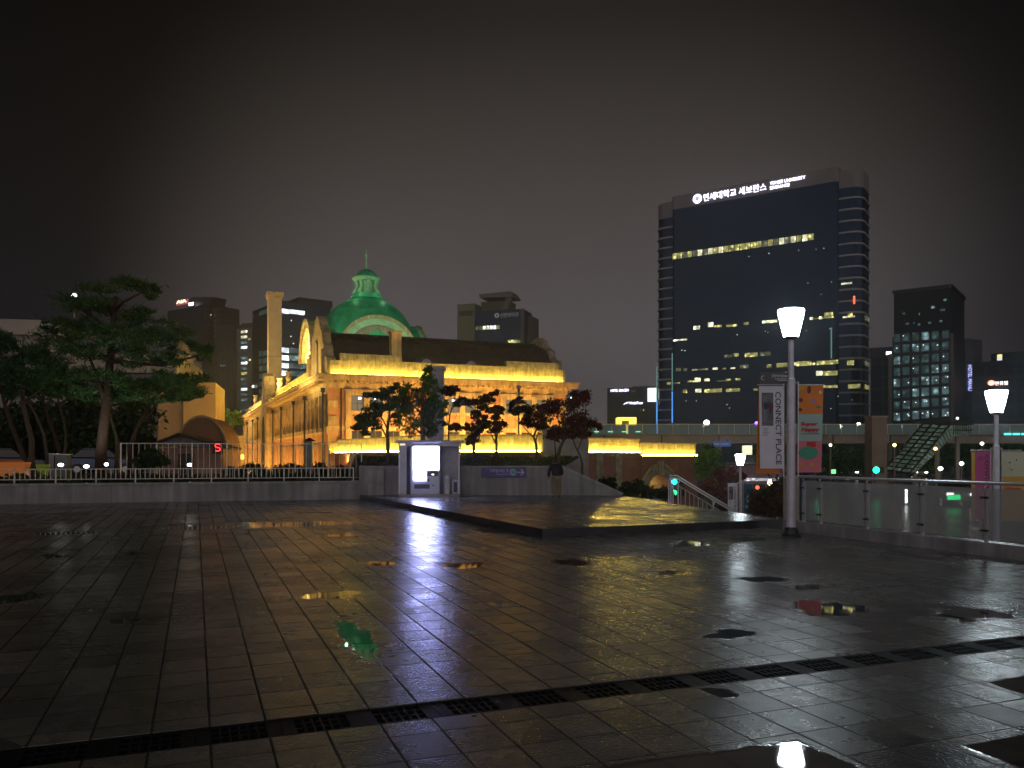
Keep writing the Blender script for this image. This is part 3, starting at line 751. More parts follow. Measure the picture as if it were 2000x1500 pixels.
def draw_connect(b):
    x0, w, z0, h = -0.70, 0.54, 1.34, 1.80
    r = [text_obj('connect', INK, b, x0 + w - 0.16, z0 + 0.35 * h, 0.12, h * 0.6, -0.001, 0.003, True),
         MB().box(x0 + 0.001, x0 + 0.10, -0.004, -0.001, z0, z0 + h * 0.99).build('edge_print', CYEL, b),
         MB().box(x0 + 0.2, x0 + 0.4, -0.004, -0.001, z0 + 0.32 * h, z0 + 0.35 * h).build('print_line', INK, b)]
    for k in range(3): r.append(MB().box(x0 + 0.18, x0 + 0.32, -0.003, -0.001, z0 + (0.92 - 0.022 * k) * h, z0 + (0.926 - 0.022 * k) * h).build('print_line', INK, b))
    return r
banner('banner', 'magenta cloth banner lettered connect on the lamp post beyond the railing', lamp2, -0.70, 0.54, 1.34, 1.80, CMAG, 0.004, draw_connect)
def draw_cream(b):
    x0, w, z0, h = 0.17, 0.72, 1.30, 1.84
    r = []
    for fx, fz in ((0.30, 0.84), (0.56, 0.88)):
        m = MB(); m.slab(ellipse(x0 + w * fx, z0 + fz * h, 0.045, 0.05, 16), -0.004, -0.001); r.append(m.build('dot_print', WH, b))
        m = MB(); m.slab(ellipse(x0 + w * fx - 0.01, z0 + fz * h, 0.024, 0.028, 12), -0.007, -0.0045); r.append(m.build('dot_print', INK, b))
    m = MB(); m.slab([(x0 + 0.16, z0 + 0.77 * h), (x0 + 0.26, z0 + 0.735 * h), (x0 + 0.31, z0 + 0.755 * h), (x0 + 0.27, z0 + 0.72 * h)], -0.004, -0.001); r.append(m.build('line_print', INK, b))
    r.append(MB().box(x0 + 0.001, x0 + w - 0.001, -0.004, -0.001, z0, z0 + 0.64 * h).build('band', CYEL, b))
    r.append(text_obj('Super', CR, b, x0 + 0.05, z0 + 0.5 * h, w * 0.6, 0.10, -0.0045, 0.004, italic=True, bold=0.045))
    r.append(text_obj('Happy', CR, b, x0 + 0.06, z0 + 0.43 * h, w * 0.66, 0.11, -0.0045, 0.004, italic=True, bold=0.045))
    return r
banner('banner', 'cream and yellow cloth banner at the right edge beside the magenta one', lamp2, 0.17, 0.72, 1.30, 1.84, CCRM, 0.004, draw_cream)
def draw_small(b):
    return draw_white(b, -0.68, 0.5, 1.4, 1.75)
banner('banner', 'grey white cloth banner on the small lamp post below the stairs', lamp3, -0.68, 0.5, 1.4, 1.75, CW, 0.004, draw_small)
def draw_blue(b):
    m = MB(); arch_ring(m, 0.42, 2.35, 0.07, 0.05, -0.004, -0.001, 16, 0, 2 * math.pi)
    for v in range(len(m.v)): m.v[v] = (m.v[v][0], m.v[v][1], 2.35 + (m.v[v][2] - 2.35) * 2.6)
    return [m.build('ring_print', WH, b), MB().box(0.25, 0.6, -0.004, -0.001, 1.95, 1.98).build('print_line', WH, b), MB().box(0.25, 0.6, -0.004, -0.001, 1.88, 1.90).build('print_line', WH, b)]
banner('banner', 'petrol blue cloth banner on the small lamp post below the stairs', lamp3, 0.165, 0.5, 1.36, 1.8, CBLU, 0.004, draw_blue)
# dark board fixed above the banners of the nearest lamp
bd = thing('notice_board', 'dark board with pale lettering fixed to the nearest lamp post above the banners', 'sign', L1, 0.06)
MB().box(-0.66, -0.075, -0.02, 0.02, 3.19, 3.43).build('board', pmat('charcoal board', (0.03, 0.028, 0.026), 0.4), bd)
text_obj('문화역서울284', WH, bd, -0.42, 3.32, 0.34, 0.06, -0.0205, 0.004)
MB().box(-0.36, -0.1, -0.023, -0.0205, 3.285, 3.295).build('print_line', WH, bd)
MB().box(-0.30, -0.1, -0.023, -0.0205, 3.255, 3.265).build('print_line', WH, bd)
mm = MB(); arch_ring(mm, -0.60, 3.31, 0.045, 0.035, -0.024, -0.0205, 12, 1.2, 5.0); mm.build('crescent_mark', WH, bd)
# ------------------------------------------------------------------ the old station
SANG = math.atan2(0.3827, 0.924)
SA = Vector((-13.5, 60.0, 0.0))
st = thing('station_building', 'floodlit brick and stone station hall with a green dome and tall chimney', 'station', SA, SANG)
W_, D_ = 19.4, 75.0
SLATE = pmat('dark roof slate', (0.060, 0.045, 0.036), 0.6, scale=2, var=0.4, bump=0.5, bscale=14)
COPPER = pmat('green copper', (0.025, 0.34, 0.16), 0.5, scale=1.1, var=0.35, bump=0.25, bscale=9)
PALECOP = pmat('pale green paint', (0.30, 0.50, 0.30), 0.5, scale=2, var=0.2)
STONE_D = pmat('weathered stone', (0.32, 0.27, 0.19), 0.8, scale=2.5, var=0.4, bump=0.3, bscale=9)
PANE = emat('dim office pane', (0.85, 0.80, 0.55), 0.16, (0.05, 0.05, 0.05))
PANED = pmat('dark pane', (0.03, 0.028, 0.022), 0.12)
FRAME = pmat('window bars', (0.10, 0.09, 0.07), 0.5)
MB().box(0, W_, 0, D_, -3.05, 6.66).build('wall', BRICK, st)
mb = MB()
for p_, za, zb in ((0.10, 6.655, 7.0), (0.32, 7.0, 7.18), (0.78, 7.18, 7.46), (0.90, 7.46, 7.62)):
    mb.box(-p_, W_ + p_, -p_, D_ + p_, za, zb)
corn = mb.build('cornice', STONE, st)
mb = MB()
for k in range(46): mb.box(0.1 + k * 0.424, 0.28 + k * 0.424, -0.68, -0.322, 7.02, 7.178)
mb.build('dentil_course', STONE, corn); mb = MB()
for k in range(150): mb.box(-0.68, -0.322, 0.3 + k * 0.5, 0.52 + k * 0.5, 7.02, 7.178)
mb.build('dentil_course', STONE, corn)
PARAPET = stain(pmat('parapet stone', (0.44, 0.37, 0.20), 0.8, scale=3, var=0.4, bump=0.3, bscale=6)); PARAPET.node_tree.nodes['Mapping'].inputs['Scale'].default_value = (5.0, 5.0, 0.5)
MB().box(0.15, W_ - 0.15, 0.15, 0.5, 7.622, 8.72).box(0.15, 0.5, 0.502, D_ - 0.2, 7.622, 8.85).box(W_ - 0.5, W_ - 0.15, 0.502, D_ - 0.2, 7.622, 8.35).build('parapet', PARAPET, st)
MB().box(0.9, 5.6, 0.12, 0.53, 8.722, 9.24).build('parapet_block', PARAPET, st)
MB().box(14.2, 18.8, 0.12, 0.53, 8.722, 9.24).build('parapet_block', PARAPET, st)
MB().box(5.62, 14.18, 0.08, 0.55, 8.722, 8.80).build('parapet_cap', STONE_D, st)
for xa, xb in ((0.3, 5.5), (5.7, 14.1), (14.3, 19.1)):
    MB().box(xa, xb, -0.10, -0.02, 7.625, 7.70).build('light_line', STRIP, st)
for ya, yb in ((9.6, 24.5), (26, 32.4), (43, 58)):
    MB().box(-0.74, -0.66, ya, yb, 7.625, 7.72).build('light_line', STRIP, st)
# front face: three stone bays, corner blocks, bands
MB().box(-0.06, W_ + 0.06, -0.06, -0.002, 3.55, 3.85).build('sill_band', STONE, st)
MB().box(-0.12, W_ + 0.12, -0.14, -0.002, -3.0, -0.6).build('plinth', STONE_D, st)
for bi, x0 in enumerate((1.5, 7.65, 13.8)):
    mb = MB()
    xs = [x0 + k * 1.366 for k in range(4)]
    for k, x in enumerate(xs): mb.box(x - 0.22, x + 0.22, -0.16, -0.003, 0.0, 6.60)
    for k in range(3):
        xa, xb = xs[k] + 0.22, xs[k + 1] - 0.22
        mb.box(xa, xb, -0.09, -0.003, 6.15, 6.60).box(xa, xb, -0.12, -0.003, 4.80, 5.0)
    bay = mb.build('stone_bay', STONE, st)
    MB().box(xs[0] - 0.3, xs[0] + 0.3, -0.22, -0.163, 6.40, 6.56).box(xs[1] - 0.3, xs[1] + 0.3, -0.22, -0.163, 6.40, 6.56).box(xs[2] - 0.3, xs[2] + 0.3, -0.22, -0.163, 6.40, 6.56).box(xs[3] - 0.3, xs[3] + 0.3, -0.22, -0.163, 6.40, 6.56).build('capitals', STONE_D, bay)
    for k in range(3):
        xa, xb = xs[k] + 0.222, xs[k + 1] - 0.222
        f = MB(); xm = (xa + xb) / 2
        f.box(xa, xa + 0.06, -0.05, -0.003, 5.0, 6.15).box(xb - 0.06, xb, -0.05, -0.003, 5.0, 6.15).box(xm - 0.025, xm + 0.025, -0.05, -0.003, 5.0, 6.15)
        f.box(xa + 0.06, xm - 0.025, -0.05, -0.003, 5.52, 5.57).box(xm + 0.025, xb - 0.06, -0.05, -0.003, 5.52, 5.57)
        wv = f.build('window', FRAME, st)
        MB().box(xa + 0.061, xb - 0.061, -0.02, -0.004, 5.0, 6.15).build('pane', PANE, wv)
        if (bi, k) in ((0, 0), (0, 1), (1, 1), (1, 2)):
            MB().box(xm + 0.06 - 0.2 * (k % 2), xm + 0.26 - 0.2 * (k % 2), -0.055, -0.046, 5.85, 6.0).build('room_light', emat('white room light', (0.9, 0.85, 1.0), 6.0), wv)
        w2 = MB().box(xa, xa + 0.06, -0.05, -0.003, 1.4, 3.5).box(xb - 0.06, xb, -0.05, -0.003, 1.4, 3.5).box(xm - 0.025, xm + 0.025, -0.05, -0.003, 1.4, 3.5).build('window', FRAME, st)
        MB().box(xa + 0.061, xb - 0.061, -0.02, -0.004, 1.4, 3.5).build('pane', PANED, w2)
for x0, x1 in ((0.02, 0.72), (6.1, 6.9), (12.3, 13.1), (18.66, 19.38)):
    for z in (0.6, 2.0, 3.95, 5.1): MB().box(x0, x1, -0.07, -0.002, z, z + 0.62).build('stone_block', STONE, st)
mb = MB(); mb.tube([(0.98, -0.09, -2.5), (0.98, -0.09, 6.6)], 0.055, 8); mb.build('drainpipe', DARKMET, st)
# long side: pilasters, tall windows, base blocks
MB().box(-0.14, -0.002, 0.002, D_, -3.0, -0.4).build('plinth', STONE_D, st)
MB().box(-0.10, -0.002, 0.002, D_, 3.3, 3.75).build('sill_band', STONE, st)
MB().box(-0.08, -0.002, 0.002, D_, 6.2, 6.64).build('head_band', STONE, st)
yy = 0.5; bays = []
for y0, n in ((0.7, 4), (9.6, 3), (16.4, 4), (25.6, 3), (42.0, 4), (50.5, 3), (57.5, 4), (66.5, 4)):
    pitch = 2.05
    for k in range(n + 1):
        MB().box(-0.22, -0.003, y0 + k * pitch - 0.26, y0 + k * pitch + 0.26, 3.76, 6.19).build('pilaster', STONE, st)
    for k in range(n):
        ya, yb = y0 + k * pitch + 0.27, y0 + (k + 1) * pitch - 0.27; ym = (ya + yb) / 2
        f = MB(); f.box(-0.12, -0.003, ya, ya + 0.12, 3.76, 6.19).box(-0.12, -0.003, yb - 0.12, yb, 3.76, 6.19).box(-0.11, -0.003, ya + 0.12, yb - 0.12, 5.5, 5.72).box(-0.09, -0.003, ym - 0.04, ym + 0.04, 3.76, 5.5)
        wv = f.build('window', STONE, st)
        MB().box(-0.03, -0.004, ya + 0.121, yb - 0.121, 3.77, 6.18).build('pane', pmat('warm blind', (0.10, 0.08, 0.04), 0.4, var=0.3), wv)
        MB().box(-0.34, -0.105, ya + 0.1, yb - 0.1, 3.42, 3.74).build('balcony_sill', STONE_D, wv)
        w2 = MB().box(-0.07, -0.003, ya + 0.1, yb - 0.1, 0.2, 2.5).build('window', STONE_D, st)
        MB().box(-0.09, -0.071, ya + 0.25, yb - 0.25, 0.3, 2.35).build('pane', pmat('warm brick infill', (0.40, 0.19, 0.07), 0.7), w2)
for y in (0.12, 9.1, 16.0, 25.2, 32.6, 41.6, 50.1, 57.1, 66.1):
    MB().tube([(-0.34, y, -2.8), (-0.34, y, 6.5)], 0.07, 8).box(-0.50, -0.20, y - 0.16, y + 0.16, 6.3, 6.62).build('drainpipe', DARKMET, st)
# frontispiece half way along
py0, py1 = 34.4, 40.6; pm = (py0 + py1) / 2
prof = [(py0, -3), (py1, -3), (py1, 6.3), (py1 - 0.5, 7.6), (py1 - 1.0, 8.6), (py1 - 1.8, 9.7), (pm + 1.0, 10.7), (pm, 11.15), (pm - 1.0, 10.7), (py0 + 1.8, 9.7), (py0 + 1.0, 8.6), (py0 + 0.5, 7.6), (py0, 6.3)]
fp = MB().slabx(prof, -0.85, 0.25).build('frontispiece', STONE, st)
MB().slabx([(y, z) for y, z in ellipse(pm, 3.2, 1.5, 3.0, 16, 0, math.pi)] + [(pm - 1.5, -2.5), (pm + 1.5, -2.5)], -0.90, -0.855).build('arched_doorway', PANED, fp)
for z, dy in ((9.6, 0), (8.4, 0), (7.0, 0)):
    MB().slabx(ellipse(pm + dy, z, 0.42, 0.36, 14), -0.91, -0.856).build('oculus', FRAME, fp)
# end pavilion roof (ridge across), main roof, gables
rp = [(0.55, 8.1), (0.9, 8.7), (2.4, 10.5), (4.7, 11.25), (7.0, 10.5), (8.6, 8.7), (9.0, 8.1)]
rf = MB().slabx(rp, 0.65, W_ - 0.65).build('roof', SLATE, st)
mb = MB()
for k in range(38):
    x = 0.9 + k * 0.48
    mb.tube([(x, 2.38, 10.53), (x, 4.68, 11.29)], 0.05, 5)
mb.tube([(0.7, 4.7, 11.3), (W_ - 0.7, 4.7, 11.3)], 0.10, 6)
mb.build('ridge_tiles', SLATE, rf)
MB().slab([(0.6, 8.0), (2.2, 9.6), (9.7, 10.4), (17.2, 9.6), (18.8, 8.0)], 9.05, D_ - 0.5).build('roof', SLATE, st)
gp_ = [(0.2, 7.63), (9.2, 7.63), (9.2, 8.9), (8.4, 9.1), (8.1, 9.9), (7.5, 10.2), (7.2, 11.0), (6.2, 11.5), (5.6, 12.3), (4.7, 12.65), (3.8, 12.3), (3.2, 11.5), (2.2, 11.0), (1.9, 10.2), (1.3, 9.9), (1.0, 9.1), (0.2, 8.9)]
for xa, xb, nm in ((-0.05, 0.62, 0), (W_ - 0.62, W_ + 0.05, 1)):
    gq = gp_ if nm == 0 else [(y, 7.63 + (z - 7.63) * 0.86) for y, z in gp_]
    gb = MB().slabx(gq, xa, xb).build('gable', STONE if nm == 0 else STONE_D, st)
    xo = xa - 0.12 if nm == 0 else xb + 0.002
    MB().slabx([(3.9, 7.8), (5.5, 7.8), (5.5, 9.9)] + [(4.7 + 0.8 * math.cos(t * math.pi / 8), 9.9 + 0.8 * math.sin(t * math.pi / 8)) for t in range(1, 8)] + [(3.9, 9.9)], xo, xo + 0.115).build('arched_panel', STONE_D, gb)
    for yc in (1.5, 7.9): MB().box(xo - 0.12, xo + 0.117, yc - 0.45, yc + 0.45, 7.64, 9.6).build('gable_pilaster', STONE, gb)
    
for y in (31.8, 24.6, 9.6, 60):
    MB().lathe([(0.3, 8.86), (0.3, 9.0), (0.18, 9.1), (0.32, 9.5), (0.2, 9.9), (0.36, 10.05), (0.1, 10.2)], 0.33, y, 10).build('urn', STONE, st)
pr_ = MB().box(5.2 - 0.38, 5.2 + 0.38, 0.13, 0.9, 9.25, 11.0).box(5.2 - 0.46, 5.2 + 0.46, 0.05, 0.98, 11.0, 11.14).build('roof_pier', STONE, st)
for x in (7.75, 11.45, 15.2):
    dm = MB(); dm.slab(ellipse(x, 8.75, 0.95, 0.62, 14, 0, math.pi), 0.82, 2.2)
    d = dm.build('dormer', SLATE, st)
    MB().slab(ellipse(x, 8.77, 0.42, 0.42, 10, 0, math.pi), 0.78, 0.815).build('pane', pmat('pale dormer pane', (0.35, 0.36, 0.33), 0.4), d)
# dome block
dx, dy = 9.7, 31.0
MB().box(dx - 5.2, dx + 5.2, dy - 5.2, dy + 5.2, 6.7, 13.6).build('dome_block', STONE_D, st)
prof = [(5.42, 13.62)] + [(5.35 * math.cos(a), 14.1 + 5.35 * math.sin(a)) for a in [i * math.pi / 2 / 14 for i in range(0, 14)]] + [(0.6, 19.42)]
dome = MB().lathe(prof, dx, dy, 48).build('dome', COPPER, st, smooth=True)
for ang, rr in ((-math.pi / 2, 5.75), (math.pi, 6.66), (0, 5.75), (math.pi / 2, 5.75)):
    def turn(o): o.location = (dx, dy, 12.15); o.rotation_euler = (0, 0, ang + math.pi / 2); return o
    # local frame: front is -y
    ln = turn(arch_ring(MB(), 0, 0, 4.25, 3.45, -rr, -2.0, 26).build('lunette', PALECOP if ang != math.pi else STONE, st))
    barrel = MB(); arch_ring(barrel, 0, 0, 4.32, 4.252, -rr + 0.5, -1.5, 26)
    barrel.build('lunette_roof', COPPER, ln)
    trim = MB(); arch_ring(trim, 0, 0, 4.45, 4.1, -rr - 0.22, -rr - 0.003, 26); trim.build('arch_moulding', STONE, ln)
    g_ = MB(); g_.slab(ellipse(0, 0, 3.44, 3.44, 24, 0, math.pi), -rr + 0.5, -rr + 0.62)
    gl_ = g_.build('lunette_pane', emat('glowing lunette', (1.0, 0.72, 0.22), 7.0) if ang == math.pi else pmat('lunette pane', (0.22, 0.19, 0.12), 0.3, scale=3, var=0.3), ln)
    br_ = MB()
    for k in range(-3, 4):
        h_ = math.sqrt(max(0.1, 3.4 ** 2 - (k * 0.85) ** 2)); br_.box(k * 0.85 - 0.05, k * 0.85 + 0.05, -rr + 0.42, -rr + 0.497, 0.02, h_)
    for z in (1.1, 2.2): br_.box(-3.2 + z * 0.4, 3.2 - z * 0.4, -rr + 0.36, -rr + 0.419, z - 0.05, z + 0.05)
    br_.build('glazing_bars', STONE_D, ln)
# lantern on the dome
lt = MB().lathe([(1.72, 19.25), (1.72, 19.55), (1.5, 19.62), (1.5, 19.8)], dx, dy, 32).build('lantern', COPPER, st)
MB().lathe([(0.82, 19.8), (0.82, 21.3)], dx, dy, 24).build('drum', PALECOP, lt)
for k in range(8):
    t = 2 * math.pi * k / 8
    c, s_ = math.cos(t), math.sin(t)
    MB().tube([(dx + c * 1.42, dy + s_ * 1.42, 19.8), (dx + c * 1.3, dy + s_ * 1.3, 20.1), (dx + c * 1.05, dy + s_ * 1.05, 20.5), (dx + c * 1.06, dy + s_ * 1.06, 20.9), (dx + c * 1.22, dy + s_ * 1.22, 21.3)], [0.24, 0.2, 0.17, 0.17, 0.2], 8).build('buttress', PALECOP, lt)
MB().lathe([(1.35, 21.28), (1.6, 21.45), (1.62, 21.62), (1.3, 21.7)], dx, dy, 32).build('lantern_cornice', PALECOP, lt)
MB().lathe([(1.2, 21.68), (1.15, 21.95), (0.95, 22.25), (0.6, 22.5), (0.2, 22.66)], dx, dy, 28).build('lantern_cap', COPPER, lt, smooth=True)
MB().lathe([(0.18, 22.6), (0.1, 22.75), (0.075, 24.0), (0.16, 24.1), (0.16, 24.3), (0.05, 24.45), (0.02, 24.9)], dx, dy, 12).build('finial', PALECOP, lt)
# chimney
ch_ = MB().box(2.0, 3.8, 59.2, 61.0, 7.0, 24.4).build('chimney', pmat('chimney render', (0.46, 0.37, 0.22), 0.8, scale=0.8, var=0.15), st)
MB().box(1.85, 3.95, 59.05, 61.15, 23.9, 24.2).box(1.75, 4.05, 58.95, 61.25, 24.2, 24.75).build('chimney_cap', STONE, ch_)
MB().box(1.95, 3.85, 59.15, 61.05, 15.6, 15.75).build('chimney_band', STONE_D, ch_)

def st_pt(x, y, z):
    c, s_ = math.cos(SANG), math.sin(SANG)
    return Vector((SA.x + c * x - s_ * y, SA.y + s_ * x + c * y, z))
def st_area(name, p, target, sx_, sy_, e, col):
    o = light(name, 'AREA', st_pt(*p), e, col, shape='RECTANGLE', size=sx_, size_y=sy_)
    d = (st_pt(*target) - o.location).normalized()
    xa = Vector((math.cos(SANG), math.sin(SANG), 0)) if sx_ > 0 and name.startswith('front') else Vector((-math.sin(SANG), math.cos(SANG), 0))
    z = -d; x = (xa - z * xa.dot(z)).normalized(); y = z.cross(x)
    o.rotation_euler = Matrix((x, y, z)).transposed().to_euler()
    return o
WARM = (1.0, 0.52, 0.10)
st_area('front_floodlight', (9.7, -3.2, 1.3), (9.7, 0, 5.4), 18.5, 0.25, 2700, WARM)
st_area('side_floodlight', (-1.9, 37, -2.2), (0, 37, 3.6), 72, 0.25, 8500, WARM)
st_area('side_lunette_floodlight', (-0.6, 31, 9.2), (3.5, 31, 14.2), 6, 0.3, 900, (1.0, 0.70, 0.2))
st_area('front_lunette_floodlight', (9.7, 23.0, 11.2), (9.7, 25.5, 14.5), 6, 0.3, 130, (1.0, 0.80, 0.5))
st_area('side_gable_floodlight', (-2.6, 4.7, 7.0), (0, 4.7, 10.2), 7, 0.2, 420, (1.0, 0.68, 0.2))
st_area('side_chimney_floodlight', (-9, 60, 9.0), (2, 60, 17), 3, 0.5, 3500, (1.0, 0.66, 0.28))
o = light('chimney_floodlight', 'SPOT', st_pt(5, 38, 13.2), 2600, (1.0, 0.66, 0.28), spot_size=0.9, spot_blend=0.6); aim(o, st_pt(2.9, 60, 17)); o.data.energy = 6000
for i, (x, y, z, e) in enumerate(((1.5, 6.5, 11.4, 2300), (18.0, 6.5, 11.4, 2300), (9.7, 6.5, 11.6, 1000), (-9.0, 24.0, 9.0, 2200))):
    o = light('dome_floodlight', 'SPOT', st_pt(x, y, z), e, (0.50, 1.0, 0.62), spot_size=0.62, spot_blend=0.6, shadow_soft_size=0.5); aim(o, st_pt(dx, dy, 18.6))
for x, y in ((9.7 - 1.9, 31 - 1.9), (9.7 + 1.9, 31 - 1.9), (9.7 - 1.9, 31 + 1.9)):
    light('lantern_light', 'POINT', st_pt(x, y, 19.9), 30, (0.45, 1.0, 0.55), shadow_soft_size=0.15)

# ------------------------------------------------------------------ lit terrace wall with the brick arch
PARA = pmat('lit parapet stone', (0.42, 0.36, 0.2), 0.8, scale=3, var=0.4, bump=0.3, bscale=6)
stain(PARA); PARA.node_tree.nodes['Mapping'].inputs['Scale'].default_value = (5.0, 5.0, 0.5)
tw_ = thing('terrace_wall', 'long brick terrace wall with a glowing yellow parapet and a stone arch', 'wall', (0, 45, 0))
def seg(p0, p1, ztop=2.75, zl=1.78, arch=None, pil=()):
    d = Vector((p1[0] - p0[0], p1[1] - p0[1])); L = d.length; a = math.atan2(d.y, d.x)
    def put(o): o.location = (p0[0], p0[1] - 45, 0); o.rotation_euler = (0, 0, a); return o
    if arch is None:
        put(MB().box(0, L, 0, 0.6, -3, zl).build('brick_face', BRICK2, tw_))
    else:
        ax, az, R = arch
        poly = [(0, -3), (ax - R, -3)] + [(ax + R * math.cos(t), az + R * math.sin(t)) for t in [math.pi - k * math.pi / 20 for k in range(21)]] + [(ax + R, -3), (L, -3), (L, zl), (0, zl)]
        put(MB().slab(poly, 0, 0.6).build('brick_face', BRICK2, tw_))
        vb = MB(); arch_ring(vb, ax, az, R + 0.75, R, -0.12, 3.5, 22); ring = put(vb.build('stone_arch', STONE_D, tw_))
        m2 = MB(); arch_ring(m2, ax, az, R + 0.85, R + 0.68, -0.2, -0.123, 22); m2.build('arch_moulding', STONE, ring)
        MB().slab([(ax - 0.22, az + R - 0.05), (ax + 0.22, az + R - 0.05), (ax + 0.34, az + R + 1.0), (ax - 0.34, az + R + 1.0)], -0.28, -0.203).build('keystone', STONE, ring)
        put(MB().box(ax - R - 0.3, ax + R + 0.3, 3.6, 3.8, -3, az + R + 0.4).build('tunnel_end', pmat('tunnel render', (0.35, 0.25, 0.12), 0.8), tw_))
        o = light('tunnel_lamp', 'POINT', (0, 0, 0), 90, (1.0, 0.62, 0.2), shadow_soft_size=0.2)
        o.location = (p0[0] + math.cos(a) * ax - math.sin(a) * 2.2, p0[1] + math.sin(a) * ax + math.cos(a) * 2.2, az + 0.3)
    put(MB().box(-0.02, L + 0.02, -0.2, 0.62, zl, zl + 0.11).build('ledge', STONE_D, tw_))
    put(MB().box(0.0, L, 0.16, 0.46, zl + 0.112, ztop).build('parapet', PARA, tw_))
    put(MB().box(-0.01, L + 0.01, 0.1, 0.52, ztop + 0.002, ztop + 0.09).build('parapet_cap', STONE_D, tw_))
    put(MB().box(0.08, L - 0.08, -0.06, 0.0, zl + 0.112, zl + 0.18).build('light_line', STRIP, tw_))
    for x in pil: put(MB().box(x - 0.35, x + 0.35, -0.1, -0.003, -3, zl - 0.003).build('pilaster', STONE_D, tw_))
def gpt(px, Y): return ((px - 1000) / F * Y, Y)
T0, T1, T2, T3, T4, T5 = gpt(652, 60.5), gpt(832, 45), gpt(1058, 45), gpt(1132, 52), gpt(1252, 57), gpt(1362, 62)
seg(T0, T1)
seg((T1[0] + 0.3, 45), (T2[0], 45))
seg(T3, T4, pil=(2.0, 4.1))
sl_ = (Vector(T5) - Vector(T4)).length
seg((T4[0] + 0.05, T4[1] + 0.05), T5, ztop=2.5, zl=1.55, arch=(1.95, -1.25, 1.55))
seg((T1[0] - 0.2, 45.2), (T1[0] + 0.3, 45.2), ztop=3.0)
MB().box(T2[0] + 0.05, T3[0] - 0.1, -0.3, 1.2, -3, 3.0).box(T2[0] - 0.1, T3[0] + 0.05, -0.45, 1.35, 3.0, 3.2).build('gate_pier', CONC, tw_)
pl_ = MB().box(-0.38, 0.38, -0.3, 0.3, -3, 6.15).box(-0.46, 0.46, -0.38, 0.38, 6.15, 6.35).build('stone_pillar', pmat('grey stone', (0.34, 0.33, 0.34), 0.6, scale=2, var=0.2, bump=0.2))
pl_.location = P(853, 889, 43) - Vector((0, 0, CH)); tag(pl_, 'tall square grey stone pillar rising behind the dense green tree', 'pillar')

# ------------------------------------------------------------------ city buildings
class Facade:
    """vertical plane through two photo columns at given depths; conv() gives the local x, z that a pixel meets"""
    def __init__(s, pxl, Yl, pxr, Yr):
        s.a = Vector(((pxl - 1000) / F * Yl, Yl)); b = Vector(((pxr - 1000) / F * Yr, Yr))
        s.d = (b - s.a); s.W = s.d.length; s.d.normalize(); s.ang = math.atan2(s.d.y, s.d.x)
    def x(s, px):
        r = (px - 1000) / F
        return (r * s.a.y - s.a.x) / (s.d.x - r * s.d.y)
    def conv(s, px, py):
        x = s.x(px); Y = s.a.y + s.d.y * x
        return x, CH + (HY - py) / F * Y
    def thing(s, name, label, cat='building', group=None):
        return thing(name, label, cat, (s.a.x, s.a.y, 0), s.ang, group)
    def lit(s, t, pxa, pxb, py, hpx, mat, name='lit_window', off=0.05):
        xa, za = s.conv(pxa, py + hpx / 2); xb, zb = s.conv(pxb, py - hpx / 2)
        zm = s.conv((pxa + pxb) / 2, py)[1]; hh = max(0.05, abs(s.conv((pxa + pxb) / 2, py - hpx / 2)[1] - zm))
        return MB().box(xa, xb, -off - 0.04, -off, zm - hh, zm + hh).build(name, mat, t)
    def word(s, t, body, pxa, pxb, py, hpx, mat, off=0.12, vertical=False):
        xa, _ = s.conv(pxa, py); xb, _ = s.conv(pxb, py)
        zt = s.conv((pxa + pxb) / 2, py - hpx / 2)[1]; zb = s.conv((pxa + pxb) / 2, py + hpx / 2)[1]
        return text_obj(body, mat, t, xa, zb, xb - xa, zt - zb, -off, 0.06, vertical)

def curtain(name, base, line, fw, fh, rough=0.25, lw_=0.06):
    m = brick_mat(name, base, tuple(c * 0.8 for c in base), line, w=fw, h=fh, rough=rough)
    m.node_tree.nodes['Brick Texture'].inputs['Mortar Size'].default_value = lw_
    m.node_tree.nodes['Brick Texture'].offset = 0.0
    m.node_tree.nodes['Principled BSDF'].inputs['Specular Tint'].default_value = (0.45, 0.68, 1.0, 1)
    m.node_tree.nodes['Principled BSDF'].inputs['Specular IOR Level'].default_value = 0.4
    return m
YW = emat('yellow office light', (1.0, 0.93, 0.28), 0.9, (0.1, 0.1, 0.08), 0.75, 0.9)
YB = emat('bright office light', (1.0, 0.97, 0.62), 2.0, (0.1, 0.1, 0.08), 0.6, 0.8)
YD = emat('dim office light', (0.75, 0.8, 0.45), 0.35, (0.1, 0.1, 0.08), 0.8, 0.8)
DOT = emat('white point light', (0.9, 0.98, 1.0), 1.6)
TEAL = emat('teal office pane', (0.22, 0.60, 0.58), 0.10, (0.03, 0.05, 0.05), 0.7, 0.9)
TEALB = emat('bright teal pane', (0.45, 0.82, 0.86), 0.30, (0.03, 0.05, 0.05), 0.8, 0.8)
WSIGN = emat('white sign light', (0.80, 0.76, 1.0), 5.0)
CHALK = emat('cool white pane', (0.85, 0.92, 1.0), 2.3, (0.2, 0.2, 0.2), 0.45, 0.7)

